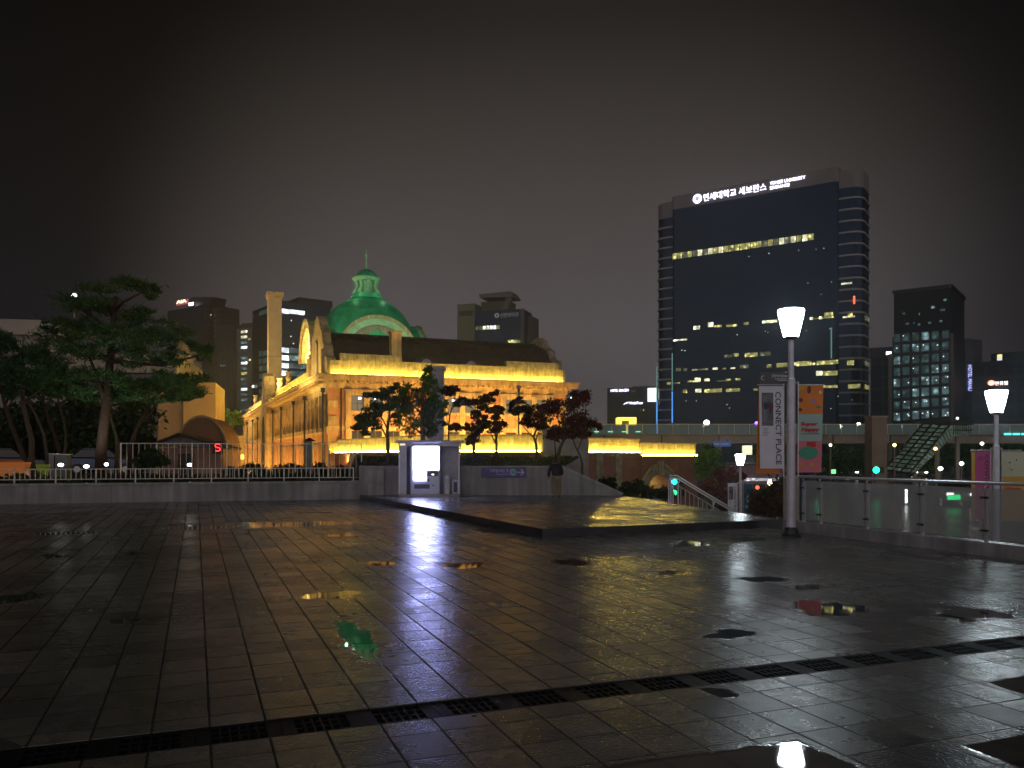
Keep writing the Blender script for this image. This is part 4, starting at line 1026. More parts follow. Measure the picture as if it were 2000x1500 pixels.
# tall hospital office tower on the right
fh = 2.65
f1 = Facade(1312, 212.6, 1637, 190.0)
tw = f1.thing('office_tower', 'tallest dark glass office tower with a lit sign along its crown', 'tower')
DG = curtain('dark tower glass', (0.004, 0.013, 0.042), (0.022, 0.034, 0.055), 60.0, fh / 2, 0.22)
CROWN = pmat('tower stone', (0.20, 0.19, 0.18), 0.7, scale=0.3, var=0.15)
LEDGE = pmat('tower ledge', (0.30, 0.30, 0.30), 0.6, scale=0.4, var=0.12)
ztop = 68.7; zc_ = 65.3
def rounded(x0, x1, y0, y1, r, n=5):
    pts = []
    for cx, cy, a0 in ((x1 - r, y0 + r, -math.pi / 2), (x1 - r, y1 - r, 0), (x0 + r, y1 - r, math.pi / 2), (x0 + r, y0 + r, math.pi)):
        pts += [(cx + r * math.cos(a0 + math.pi / 2 * k / n), cy + r * math.sin(a0 + math.pi / 2 * k / n)) for k in range(n + 1)]
    return pts
Wm = f1.W
MB().prism(rounded(0, Wm, 0, 14, 0.8), -3, zc_).build('curtain_wall', DG, tw)
MB().prism(rounded(-0.1, Wm + 0.1, -0.1, 14.1, 0.9), zc_, ztop).build('crown', CROWN, tw)
wg = MB().prism(rounded(-5.1, Wm + 5.0, 0.9, 12, 3.0, 7), -3.02, zc_ - 1.6).build('side_wing', DG, tw)
MB().prism(rounded(-5.15, Wm + 5.05, 0.85, 12.05, 3.0, 7), zc_ - 1.6, ztop - 0.9).build('wing_crown', CROWN, tw)
ledge = None
for k in range(25):
    z = zc_ - 1.6 - (k + 1) * fh
    if ledge is None: ledge = MB().prism(rounded(-5.35, Wm + 5.2, 0.7, 12.2, 3.1, 7), 0, 0.42).build('floor_ledge', LEDGE, tw); o = ledge
    else: o = ledge.copy(); COL.objects.link(o)
    o.location = (0, 0, z)
for a_ in ((1313, 1590, 480, 9, 'A'),):
    x0_, _ = f1.conv(1313, 500); x1_, _ = f1.conv(1590, 462)
    z_ = f1.conv(1590, 462)[1]
    n_ = 26
    for k in range(n_):
        xa = x0_ + (x1_ - x0_) * k / n_
        MB().box(xa + 0.1, xa + (x1_ - x0_) / n_ - 0.1, -0.09, -0.05, z_ - 0.75, z_ + 0.75).build('lit_window', [YW, YB, YW, YW, YD][(k * 7 + k // 3) % 5], tw)
rows = [(1355, 1367, 640, 7, YB), (1383, 1393, 634, 9, YB), (1395, 1410, 637, 4, YW), (1418, 1440, 636, 4, YW), (1453, 1462, 632, 5, YW), (1489, 1518, 628, 5, YB), (1582, 1588, 622, 5, YB), (1600, 1606, 621, 5, YB), (1590, 1628, 621, 2, YW), (1610, 1627, 615, 10, YW),
        (1315, 1342, 664, 3, YB), (1415, 1430, 696, 5, YD), (1433, 1443, 693, 6, YW), (1455, 1480, 693, 8, YW), (1485, 1505, 691, 7, YD),
        (1320, 1330, 722, 6, YD), (1335, 1342, 722, 6, YD), (1352, 1376, 722, 3, YD), (1377, 1383, 721, 3, YW), (1392, 1402, 720, 4, YB), (1411, 1418, 720, 3, YW), (1427, 1436, 719, 3, YB), (1445, 1462, 716, 7, YD), (1498, 1507, 715, 6, YW), (1517, 1538, 713, 8, YW), (1548, 1556, 711, 6, YB), (1556, 1585, 710, 9, YW), (1587, 1592, 711, 4, YB), (1595, 1637, 708, 8, YW),
        (1303, 1311, 749, 4, YW), (1315, 1328, 748, 2, YW), (1343, 1358, 745, 3, YW), (1357, 1368, 742, 8, YB), (1376, 1386, 742, 5, YB), (1400, 1420, 744, 2, YD), (1418, 1428, 742, 4, YW), (1436, 1446, 741, 4, YW), (1523, 1537, 729, 4, YB), (1594, 1606, 729, 9, YB), (1607, 1636, 729, 9, YW),
        (1334, 1342, 764, 7, YW), (1358, 1370, 763, 7, YB), (1376, 1410, 763, 7, YW), (1418, 1445, 762, 6, YW), (1472, 1480, 761, 4, YW), (1584, 1592, 753, 3, YB), (1606, 1636, 755, 5, YW)]
for pa, pb, py_, hp, mt in rows: f1.lit(tw, pa, pb, py_, hp, mt)
for px2, py2 in ((1463, 501), (1502, 495), (1560, 489), (1594, 487), (1609, 485), (1578, 553), (1624, 551), (1604, 575), (1495, 647), (1500, 649), (1575, 646), (1621, 642), (1440, 654), (1332, 684), (1338, 685), (1340, 783), (1360, 783), (1420, 790), (1425, 797), (1623, 798), (1664, 781), (1637, 774)):
    f1.lit(tw, px2 - 0.7, px2 + 0.7, py2, 1.5, DOT, 'room_light')
f2 = Facade(1637, 190.0 + 0.75, 1680, 187.6)
for pa, pb, py_, hp, mt in ((1645, 1668, 620, 3, YB), (1654, 1663, 616, 8, YW), (1642, 1662, 555, 3, YB), (1653, 1666, 709, 9, YW), (1655, 1678, 755, 8, YW)):
    xa, za = f2.conv(pa, py_); xb, _ = f2.conv(pb, py_)
    MB().box(Wm + xa, Wm + xb, 0.45, 0.69, za - hp * 0.06, za + hp * 0.06).build('lit_window', mt, tw)
for py_, mt in ((709, YD), (755, YW), (620, YD)):
    za = CH + (HY - py_) / F * 191
    MB().box(Wm + 5.06, Wm + 5.22, 4.2, 8.5, za - 0.45, za + 0.45).build('lit_window', mt, tw)
za = CH + (HY - 588) / F * 190
MB().box(Wm + 3.2, Wm + 3.55, 0.45, 0.75, za - 0.9, za + 0.9).build('red_sign', emat('red sign', (1.0, 0.08, 0.02), 3.0), tw)
BLUEL = emat('blue led line', (0.04, 0.30, 0.9), 1.4)
GRL = emat('green led line', (0.10, 0.55, 0.45), 0.35)
for px3, ya, yb, mt in ((1313.5, 765, 838, BLUEL), (1313.5, 690, 763, GRL), (1624, 640, 700, GRL)):
    x_, z0_ = f1.conv(px3, yb); _, z1_ = f1.conv(px3, ya)
    MB().box(x_ - 0.12, x_ + 0.12, -0.25, -0.06, z0_, z1_).build('led_line', mt, tw)
MB().box(-4.6, -4.35, 0.62, 0.85, 6, 16).build('led_line', BLUEL, tw)
MB().box(-4.6, -4.35, 0.62, 0.85, 16.1, 25).build('led_line', GRL, tw)
# crown sign follows the crown's own slope in view
xs0, _ = f1.conv(1374, 378); xs1, _ = f1.conv(1497, 357); xs2, _ = f1.conv(1504, 357); xs3, _ = f1.conv(1573, 340)
xd0, _ = f1.conv(1354, 378); xd1, _ = f1.conv(1371, 378)
text_obj('연세대학교 세브란스', WSIGN, tw, xs0, zc_ + 0.75, xs1 - xs0, 1.85, -0.13, 0.1)
text_obj('YONSEI UNIVERSITY', WSIGN, tw, xs2, zc_ + 1.85, xs3 - xs2, 0.75, -0.13, 0.1)
text_obj('SEVERANCE', WSIGN, tw, xs2, zc_ + 0.75, (xs3 - xs2) * 0.56, 0.75, -0.13, 0.1)
em = MB(); em.slab(ellipse((xd0 + xd1) / 2, zc_ + 1.7, 1.15, 1.15, 24), -0.22, -0.115); em.build('emblem', WSIGN, tw)
em = MB(); em.slab([((xd0 + xd1) / 2 - 0.45, zc_ + 2.2), ((xd0 + xd1) / 2 - 0.45, zc_ + 1.5), ((xd0 + xd1) / 2, zc_ + 1.0), ((xd0 + xd1) / 2 + 0.45, zc_ + 1.5), ((xd0 + xd1) / 2 + 0.45, zc_ + 2.2)], -0.25, -0.225); em.build('emblem_shield', emat('violet emblem', (0.35, 0.3, 0.8), 1.2), tw)

# teal gridded office block
f = Facade(1743, 156, 1857, 150)
t = f.thing('office_block', 'dark office block with a grid of teal lit windows', 'office')
DK = pmat('dark cladding', (0.012, 0.016, 0.020), 0.5, scale=0.2, var=0.2)
MB().box(0, f.W, 0, 16, -3, 24.2).build('wall', DK, t)
MB().box(0.15, f.W - 0.05, 0.5, 15.5, 24.2, 32.5).build('upper_storeys', pmat('dark glass', (0.008, 0.011, 0.014), 0.3, spec=0.15), t)
MB().box(-0.05, f.W + 0.15, 0.3, 15.8, 32.5, 33.1).build('roof_slab', DK, t)
MB().box(f.W + 0.002, f.W + 0.4, -0.3, 1.2, -3, 24.0).build('corner_pier', pmat('grey brown pier', (0.14, 0.13, 0.12), 0.7), t)
MB().box(-0.7, -0.05, -0.2, 1.0, -3, 21).build('corner_pier', pmat('olive pier', (0.14, 0.15, 0.11), 0.7), t)
cols = ((1746, 1758), (1763, 1776.5), (1782, 1795), (1800, 1814.5), (1820, 1833.5), (1840, 1853.5))
rr_ = random.Random(11)
for i, (ca, cb) in enumerate(cols):
    for j in range(8):
        py_ = 658 - i * 1.3 + j * (22 - 0.05 * i) + 2
        mt = TEALB if rr_.random() < 0.16 + 0.03 * j else TEAL
        w = f.lit(t, ca, cb, py_, 15.5, mt, 'lit_window', 0.03)
        if rr_.random() < 0.5:
            q = ca + rr_.random() * (cb - ca - 3); qy = py_ - 5 + rr_.random() * 7
            x0_, z0_ = f.conv(q, qy); MB().box(x0_, x0_ + 0.2, -0.10, -0.075, z0_, z0_ + 0.16).build('ceiling_lamp', DOT, w)
for q, qy, w_ in ((1794, 613, 2), (1792, 633, 5), (1836, 605, 9), (1834, 627, 6), (1783, 630, 3), (1762, 612, 5), (1812, 630, 6), (1768, 632, 6), (1818, 600, 7), (1842, 585, 6)):
    f.lit(t, q, q + w_, qy, 4, TEALB, 'lit_window', 0.0 - 0.35)
for q, qy in ((1811, 805), (1850, 806), (1846, 811), (1774, 812)): f.lit(t, q, q + 2, qy, 2, DOT, 'room_light', 0.06)

f = Facade(1700, 172, 1742, 170)
t = f.thing('grey_building', 'dark narrow building with a white corner sign left of the teal office block', 'building')
MB().box(0, f.W, 0, 12, -3, 24.0).build('wall', curtain('narrow cladding', (0.025, 0.032, 0.038), (0.06, 0.06, 0.058), 2.4, 2.6, 0.5, 0.35), t)
MB().box(-0.2, f.W + 0.2, -0.2, 12.2, 22.0, 24.2).build('roof_band', pmat('navy band', (0.02, 0.03, 0.05), 0.5), t)
f.lit(t, 1731, 1741, 690, 6, WSIGN, 'sign', 0.25)

f = Facade(1886, 168, 1932, 172)
t = f.thing('hotel_building', 'dark stepped hotel block with a blue vertical sign on its edge', 'building')
DV = pmat('dusk grey cladding', (0.05, 0.055, 0.065), 0.6, scale=0.15, var=0.25)
MB().box(-1.0, f.W, 0, 14, -3, 21).build('wall', DV, t)
MB().box(-1.0, f.W - 1.8, 0.4, 13, 21, 25.8).build('upper_storeys', DV, t)
MB().box(f.W - 1.8, f.W + 1.0, 2, 12, -3, 20).build('side_wing', DV, t)
f.word(t, 'HOTEL MANU', 1889, 1896, 738, 50, emat('blue white sign', (0.45, 0.48, 1.0), 1.8), 0.2, True)
f = Facade(1899, 162, 2040, 152)
t = f.thing('grey_building', 'grey block behind the far right lamp with a round orange logo sign', 'building')
MB().box(0, f.W, 0, 14, -3, 20.0).build('wall', curtain('blue grey cladding', (0.030, 0.040, 0.048), (0.060, 0.070, 0.078), 2.6, 2.8, 0.4, 0.4), t)
MB().box(3.0, f.W, 1, 12, 20, 21.5).build('roof_storey', DV, t)
f.word(t, '한유빌', 1944, 1969, 748.5, 7.5, emat('white warm sign', (1.0, 0.85, 0.8), 3.0))
x_, z_ = f.conv(1937, 748); mb = MB(); mb.slab(ellipse(x_, z_, 0.62, 0.5, 18), -0.3, -0.1); mb.build('logo_disc', emat('orange sign', (1.0, 0.28, 0.12), 3.0), t)
mb = MB(); mb.slab(ellipse(x_ + 0.05, z_ - 0.1, 0.28, 0.2, 12), -0.34, -0.305); mb.build('logo_centre', WSIGN, t)
sb = MB().box(-0.5, 1.0, -0.7, 0.7, 0, 2.5).build('rooftop_sign', pmat('blue sign box', (0.03, 0.03, 0.12), 0.5), t); x_, z_ = f.conv(1953, 714); sb.location = (x_ - 0.6, 0.8, z_)
MB().box(0.1, 0.95, -0.78, -0.703, 1.45, 2.15).build('sign_face', emat('yellow sign', (1.0, 0.9, 0.35), 1.2), sb)
MB().box(0.1, 0.95, -0.78, -0.703, 0.55, 1.4).build('sign_face', emat('pale sign', (0.75, 0.85, 0.9), 1.2), sb)

# centre: block behind the station roof
f = Facade(893, 262, 1021, 255)
t = f.thing('office_block', 'olive and blue glass office block with a canted roof canopy behind the station roof', 'office')
k26 = 258 / F
zt = lambda py, Y=258: CH + (HY - py) / F * Y
xw = f.x(927)
OL = pmat('olive wall', (0.22, 0.23, 0.13), 0.8, scale=0.1, var=0.15)
lw2 = MB().box(0, xw, 0, 9, -3, zt(590)).build('stair_tower', OL, t)
MB().box(0.8, xw - 0.7, -0.2, -0.003, zt(614), zt(604)).build('louvre', DARKMET, lw2)
BG = curtain('blue glass', (0.014, 0.022, 0.04), (0.025, 0.03, 0.04), 2.0, 3.0, 0.2)
MB().box(xw + 0.01, f.W, 0.3, 9.5, -3, zt(606)).build('curtain_wall', BG, t)
MB().box(f.W - 0.6, f.W + 0.3, -0.2, 1.2, -3, zt(606)).build('corner_pier', pmat('grey corner', (0.10, 0.10, 0.11), 0.6), t)
MB().box(f.W + 0.01, f.W + 1.6, 5, 12, -3, zt(616)).build('side_wing', pmat('grey side', (0.11, 0.105, 0.11), 0.7), t)
up = MB().box(xw + 1.5, f.x(990), 2, 9, zt(606), zt(586)).build('roof_storey', pmat('olive dark', (0.10, 0.10, 0.065), 0.8), t)
MB().slab([(f.x(975), zt(606)), (f.x(985), zt(606)), (f.x(999), zt(580)), (f.x(986), zt(580))], 1.5, 2.6).build('canted_strut', pmat('olive grey', (0.16, 0.155, 0.12), 0.7), up)
MB().slab([(f.x(936), zt(579)), (f.x(1003), zt(582)), (f.x(996), zt(570)), (f.x(934), zt(572))], 0.5, 8).build('canopy', pmat('olive grey', (0.16, 0.155, 0.12), 0.7), up)
for k in range(7): f.lit(t, 929 + k * 6.8, 929 + k * 6.8 + 5.6, 640.5 - k * 0.3, 7, [YD, YD, YB, YB, CHALK, CHALK, YW][k], 'lit_window', -0.22)
for k in range(4): f.lit(t, 991 + k * 6.5, 991 + k * 6.5 + 5.5, 667 - k * 0.3, 6, [YW, YB, YW, YD][k], 'lit_window', -0.22)
SD = emat('dim grey sign', (0.6, 0.6, 0.65), 0.11)
f.word(t, '신한라이프', 977, 1013, 615, 9, SD, -0.1)
x_, z_ = f.conv(970, 616); mb = MB(); arch_ring(mb, x_, z_, 0.75, 0.35, 0.05, 0.25, 18, 0, 2 * math.pi); mb.build('emblem', SD, t)

# hotel left of the tower
f = Facade(1186, 226, 1283, 222)
t = f.thing('hotel_building', 'low dark hotel with white roof lettering and a bright screen left of the tower', 'hotel')
HB = curtain('hotel cladding', (0.055, 0.055, 0.055), (0.035, 0.036, 0.04), 1.2, 9.0, 0.6, 0.3)
MB().box(0, f.W, 0, 25, -3, zt(757, 224)).build('wall', HB, t)
MB().box(f.x(1232), f.W + 6, 3, 24, zt(757, 224), zt(753, 224)).build('roof_storey', pmat('slate blue', (0.05, 0.065, 0.075), 0.5), t)
f.word(t, 'HOTEL GRACERY', 1193, 1229, 762.5, 5, WSIGN)
f.word(t, 'Seoul', 1233, 1241, 763, 4, SD)
f.word(t, 'ModeTour', 1230, 1256, 787, 5, WSIGN)
mb = MB(); x_, z_ = f.conv(1222, 788); mb.slab([(x_ - 0.6, z_ - 0.3), (x_ + 0.7, z_ + 0.15), (x_ + 0.8, z_ + 0.4), (x_ - 0.1, z_ + 0.1)], -0.25, -0.1); mb.build('sign_mark', WSIGN, t)
xa, za = f.conv(1265.5, 784.5); xb, zb = f.conv(1282, 758)
MB().box(xa, xb, -0.5, -0.1, za, zb).build('screen', emat('lit screen', (0.92, 1.0, 1.0), 2.2), t)
for q, qy in ((1256.5, 801), (1250, 801)): f.lit(t, q, q + 1.6, qy, 3, YW, 'lit_window', 0.05)
for i in range(3):
    for j in range(4): f.lit(t, 1269 + i * 4, 1271 + i * 4, 800 + j * 5.5, 2.4, PANED, 'window', 0.02)

# left: red sign tower, slim tower, glass block
f = Facade(343, 262, 408, 252)
t = f.thing('office_tower', 'dark tower with a red and white lit sign at its top left, behind the pines', 'tower')
DT = curtain('dim tower glass', (0.012, 0.014, 0.018), (0.026, 0.027, 0.03), 30.0, 2.6, 0.4, 0.5)
DTR = curtain('dim tower side', (0.02, 0.021, 0.023), (0.04, 0.04, 0.04), 30.0, 1.6, 0.6, 0.4)
MB().box(-4.5, f.W, 0, 6.5, -3, zt(598, 256)).build('wall', DT, t)
MB().slab([(f.x(362), zt(598, 256)), (f.x(406), zt(600, 256)), (f.x(410), zt(584, 256)), (f.x(372), zt(577, 256)), (f.x(365), zt(580, 256))], 1, 6).build('roof_storey', DK, t)
MB().box(f.W + 0.01, f.W + 4.2, 1.2, 8, -3, zt(600, 252)).build('side_wing', DTR, t)
RS = emat('red sign face', (0.9, 0.01, 0.01), 0.35)
xa, za = f.conv(347, 596); xb, zb = f.conv(369, 584)
MB().box(xa, xb, -0.5, -0.1, za - 0.3, zb).build('sign_face', RS, t)
text_obj('AIA', emat('sign letters', (1.0, 0.75, 0.45), 4.5), t, xa + 0.3, za + 0.3, (xb - xa) * 0.85, (zb - za) * 0.75, -0.51, 0.1)
f.lit(t, 370, 379, 594, 6, WSIGN, 'sign_lamp', 0.2)
for q, qy, mt in ((400, 614, YD), (411, 615, YW), (372, 661, TEAL), (376, 661, TEAL), (380, 661, TEAL), (384, 662, TEAL), (400, 688, YD), (385, 640, TEAL), (385, 673, TEAL)): f.lit(t, q, q + 2, qy, 3.5, mt, 'lit_window', 0.03)
for k in range(5):
    z = zt(615 + k * 10.3, 251); MB().box(f.W + 1.0, f.W + 1.5, 1.1, 1.19, z - 0.2, z + 0.2).build('lit_window', TEALB, t)

f = Facade(421, 228, 458, 226)
t = f.thing('office_tower', 'plain dark block in front of the red sign tower', 'tower')
MB().box(0, f.W, 0, 16, -3, zt(634, 227)).build('wall', curtain('plain tower', (0.028, 0.029, 0.03), (0.05, 0.048, 0.046), 1.7, 30.0, 0.6, 0.25), t)
for q, qy in ((438, 706), (431, 714), (437, 714), (438, 730), (432, 786), (441, 785)): f.lit(t, q, q + 1.5, qy, 3, TEALB, 'room_light', 0.03)
f = Facade(462, 205, 492, 203)
t = f.thing('office_tower', 'slim pale tower with a single column of lit windows', 'tower')
MB().box(0, f.W, 0, 14, -3, zt(641, 204)).build('wall', pmat('pale teal cladding', (0.10, 0.125, 0.12), 0.6, scale=0.2, var=0.2), t)
MB().box(0.6, f.W + 0.4, 1, 13, zt(641, 204), zt(630, 204)).build('roof_storey', DK, t)
for k, mt in enumerate((YB, YB, TEALB, CHALK, TEAL, TEALB, CHALK, TEALB, YW, TEALB, TEAL, CHALK, TEALB, TEALB, TEAL, TEALB)):
    f.lit(t, 471, 483, 648 + k * 10.2, 5, mt, 'lit_window', 0.03)
    if k in (1, 5): f.lit(t, 486, 490, 652 + k * 10.2, 4, YW, 'lit_window', 0.03)
f = Facade(493, 185, 548, 172)
t = f.thing('glass_block', 'glass office block with bright white window bands behind the chimney', 'office')
GD = curtain('glass block panes', (0.018, 0.035, 0.04), (0.012, 0.018, 0.02), 2.2, 1.9, 0.2, 0.25)
MB().box(0, f.W, 0, 10, -3, zt(592, 175)).build('curtain_wall', GD, t)
fr_ = Facade(548, 172, 645, 179)
ob = MB().box(0.06, fr_.W, 0.0, 15.5, -3.01, zt(588, 172)).build('curtain_wall', GD, t)
q_ = Vector((fr_.a.x - f.a.x, fr_.a.y - f.a.y)); c_, s_ = math.cos(-f.ang), math.sin(-f.ang)
ob.location = (q_.x * c_ - q_.y * s_, q_.x * s_ + q_.y * c_, 0); ob.rotation_euler = (0, 0, fr_.ang - f.ang)
MB().box(4.5, fr_.W + 1, 1.0, 14, zt(588, 172), zt(581, 176)).build('roof_storey', DK, ob)
fr_.lit(ob, 548, 564, 608, 9, CHALK, 'lit_window', 0.03); fr_.lit(ob, 565, 595, 610, 8, CHALK, 'lit_window', 0.03)
for k in range(4):
    for a0, a1, mt in ((549, 564, CHALK), (566, 590, TEALB), (591, 615, TEALB)): fr_.lit(ob, a0, a1, 684 + k * 15 + (a0 - 549) * 0.05, 9.5, mt, 'lit_window', 0.03)
for q, qy in ((568, 626), (567, 657), (572, 671)): fr_.lit(ob, q, q + 2, qy, 2, DOT, 'room_light', 0.03)
for k in range(7):
    for a0, a1 in ((495, 503), (504, 513), (514, 523), (524, 533)): f.lit(t, a0, a1, 692 + k * 14.8 - (a0 - 495) * 0.12, 10, TEAL, 'lit_window', 0.03)
f.lit(t, 494, 524, 612, 9, TEAL, 'lit_window', 0.03)
f.lit(t, 496, 500, 755, 5, DOT, 'roof_lamp', 0.4)

# long grey building behind the pines, beige block, brick vault, gabled hut
f = Facade(-120, 78, 345, 82)
t = f.thing('grey_building', 'long low grey concrete building behind the pine trees', 'building')
MB().box(0, f.W, 0.6, 14, -3, zt(790, 80)).build('lower_wall', CONC, t)
MB().box(0, f.W, 0.9, 13.5, zt(790, 80), zt(655, 80)).build('window_band', PANED, t)
MB().box(0, f.x(120), 0, 14, zt(655, 80), zt(626, 80)).build('upper_wall', pmat('pale concrete', (0.36, 0.34, 0.32), 0.7, scale=0.3, var=0.15), t)
MB().box(0, f.W, 0.3, 14, zt(803, 80), zt(770, 80)).build('balcony', CONC, t)
for k in range(5): MB().box(1 + k * 2.0, 3.25 + k * 2.0, 0.7, 0.895, zt(790, 80), zt(655, 80)).build('column', CONC, t)
MB().box(f.x(120), f.W, 0.0, 14, zt(725, 80), zt(690, 80)).build('upper_band', CONC, t)
bl = thing('beige_block', 'plain beige windowless block lit warm by the station floodlights', 'building', P(358, 889, 74) - Vector((0, 0, CH)), 0.25)
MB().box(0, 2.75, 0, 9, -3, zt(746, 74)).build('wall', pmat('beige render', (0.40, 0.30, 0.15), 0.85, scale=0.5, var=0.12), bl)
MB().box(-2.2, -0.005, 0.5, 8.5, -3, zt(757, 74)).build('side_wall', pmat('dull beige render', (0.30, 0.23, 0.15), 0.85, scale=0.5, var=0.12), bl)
o = light('beige_floodlight', 'AREA', P(395, 880, 68), 130, WARM, shape='RECTANGLE', size=4, size_y=0.3); aim(o, P(385, 790, 74))
vt = thing('brick_vault', 'round brown brick vault beside the gabled hut', 'building', P(398, 889, 60) - Vector((0, 0, CH)), 0.15)
mb = MB(); mb.slab(ellipse(0, 1.9, 1.75, 2.6, 24, 0, math.pi) + [(-1.75, -3), (1.75, -3)], -0.6, 5); mb.build('vault', pmat('brown render', (0.20, 0.12, 0.08), 0.85, scale=1, var=0.15), vt)
mb = MB(); arch_ring(mb, 0, 1.9, 1.82, 1.70, -0.72, -0.603, 20)
for i_ in range(len(mb.v)): mb.v[i_] = (mb.v[i_][0], mb.v[i_][1], 1.9 + (mb.v[i_][2] - 1.9) * 2.6 / 1.75)
mb.build('vault_rim', STONE_D, vt)
hu = thing('gabled_hut', 'small hut with a shallow grey gable and pinkish brick walls behind the tall fence', 'hut', P(300, 889, 50) - Vector((0, 0, CH)), 0.18)
HW = 4.25
MB().box(0.25, HW - 0.25, 0.2, 4.5, -3, 2.15).build('wall', brick_mat('pink brick', (0.34, 0.17, 0.13), (0.40, 0.21, 0.16), (0.3, 0.25, 0.2)), hu)
rfh = MB().slab([(-0.15, 2.25), (1.45, 2.92), (HW + 0.2, 2.05), (HW + 0.2, 2.17), (1.45, 3.06), (-0.15, 2.37)], -0.4, 5.0).build('roof', pmat('roof felt', (0.05, 0.035, 0.03), 0.7), hu)
MB().slab([(0.0, 2.28), (1.45, 2.88), (HW - 0.5, 2.2)], 0.0, 0.195).build('gable', pmat('grey gable', (0.22, 0.21, 0.21), 0.8), hu)
MB().box(1.4, 2.3, 0.15, 0.198, -3, 1.8).build('door', DARKMET, hu)
RN = emat('red neon', (1.0, 0.03, 0.04), 3.0)
ns_ = thing('neon_sign', 'small red glowing sign hanging at the corner of the gabled hut', 'sign', P(425, 874, 50), 0.18)
MB().tube([(0.15 * math.cos(a), 0, 0.11 + 0.11 * math.sin(a)) for a in [0.4 + i * 0.4 for i in range(11)]] + [(0.15 * math.cos(a), 0, -0.11 + 0.11 * math.sin(a)) for a in [1.6 - i * 0.4 for i in range(11)]], 0.03, 6).build('neon_tube', RN, ns_)
MB().box(-0.3, 0.3, 0.06, 0.1, -0.4, 0.4).build('back_plate', DARKMET, ns_)
vp = thing('vertical_sign', 'narrow violet lit sign left of the long station front', 'sign', P(457, 889, 95) - Vector((0, 0, CH)))
MB().tube([(0, 0.1, -3), (0, 0.1, zt(868, 95))], 0.08, 6).build('pole', DARKMET, vp)
MB().box(-0.22, 0.22, -0.1, 0.02, zt(880, 95), zt(867, 95)).build('lit_face', emat('violet sign', (0.25, 0.1, 1.0), 3.0), vp)
yb = thing('yellow_building', 'low yellow lit building seen between the vault and the station', 'building', P(432, 889, 130) - Vector((0, 0, CH)))
MB().box(0, 5.2, 0, 8, -3, zt(852, 130)).build('wall', pmat('ochre render', (0.34, 0.26, 0.08), 0.8), yb)
MB().box(-0.1, 5.3, -0.4, -0.003, zt(856, 130), zt(851, 130)).build('eave', STONE_D, yb)
MB().box(2.4, 4.2, -0.25, -0.003, zt(897, 130), zt(888, 130)).build('lit_shopfront', emat('amber light', (1.0, 0.72, 0.1), 2.0), yb)
o = light('yellow_floodlight', 'AREA', P(450, 880, 124), 220, WARM, shape='RECTANGLE', size=5, size_y=0.3); aim(o, P(450, 862, 130))
# ------------------------------------------------------------------ elevated walkway and the street below it
YO = 86.0
zo = lambda py, Y=YO: CH + (HY - py) / F * Y
xo = lambda px, Y=YO: (px - 1000) / F * Y
ov = thing('pedestrian_overpass', 'long concrete pedestrian overpass with a glass railing crossing behind the plaza', 'overpass', (xo(1105), YO, 0))
OL_ = xo(2120) - xo(1105)
GIRD = pmat('girder concrete', (0.34, 0.30, 0.24), 0.7, scale=0.5, var=0.2)
gd = MB().box(0, OL_, 0, 6.5, zo(866), zo(850)).box(0, OL_, -0.25, 6.75, zo(850), zo(847.5)).build('girder', GIRD, ov)
for k in range(7): MB().box(4 + k * 6.0, 4.12 + k * 6.0, -0.04, -0.003, zo(866) + 0.02, zo(850)).build('girder_joint', DARKMET, gd)
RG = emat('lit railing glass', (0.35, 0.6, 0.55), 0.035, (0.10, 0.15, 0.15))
np_ = 34
for k in range(np_):
    xa = k * OL_ / np_
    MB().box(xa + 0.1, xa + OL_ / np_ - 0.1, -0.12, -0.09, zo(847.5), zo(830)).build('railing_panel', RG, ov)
    MB().box(xa - 0.045, xa + 0.045, -0.16, -0.06, zo(847.5), zo(828.5)).build('railing_post', PAINTED, ov)
MB().box(0, OL_, -0.14, -0.04, zo(829.5), zo(828)).build('top_rail', PAINTED, ov)
for px_c, w in ((1415, 11), (1130, 11)):
    x = xo(px_c) - xo(1105); MB().box(x - w / 2 / F * YO, x + w / 2 / F * YO, 2.5, 3.7, -3, zo(866)).build('column', GIRD, ov)
for k in range(4):
    x = xo(1160 + k * 27) - xo(1105); MB().box(x, x + 0.5, -0.3, -0.252, zo(844), zo(842.6)).build('led_line', emat('teal led', (0.1, 0.9, 0.6), 1.6), ov)
for k in range(3):
    x = xo(1958 + k * 17) - xo(1105); MB().box(x, x + 0.75, -0.3, -0.252, zo(850), zo(846)).build('led_line', emat('teal lamp line', (0.05, 0.85, 0.75), 1.6), ov)
pr = thing('bridge_pier', 'thick grey brown concrete pier standing in front of the overpass', 'pier', (xo(1703, 78), 78, 0))
MB().box(0, 30 / F * 78, 0, 1.6, -3, zo(815, 78)).build('shaft', pmat('brown concrete', (0.27, 0.21, 0.16), 0.8, scale=0.8, var=0.2), pr)
MB().box(-0.08, 30 / F * 78 + 0.08, -0.08, 1.68, zo(815, 78), zo(812, 78)).build('cap', GIRD, pr)
rs = thing('road_sign', 'blue road direction sign hanging below the overpass', 'sign', (xo(1385, 82), 82, 0))
MB().box(0, 43 / F * 82, -0.06, 0.06, zo(872, 82), zo(862, 82)).build('board', emat('lit blue board', (0.06, 0.16, 0.55), 0.22, (0.05, 0.12, 0.4)), rs)
for x in (0.4, 1.8): MB().box(x, x + 0.07, 0.065, 0.12, zo(872, 82), zo(858, 82)).build('hanger', DARKMET, rs)
MB().box(0.2, 1.0, -0.08, -0.061, zo(868, 82), zo(866.5, 82)).build('print_line', WH, rs)
MB().box(1.15, 1.9, -0.08, -0.061, zo(868, 82), zo(866.5, 82)).build('print_line', WH, rs)
YEL = emat('yellow lit panel', (1.0, 0.82, 0.08), 1.7)
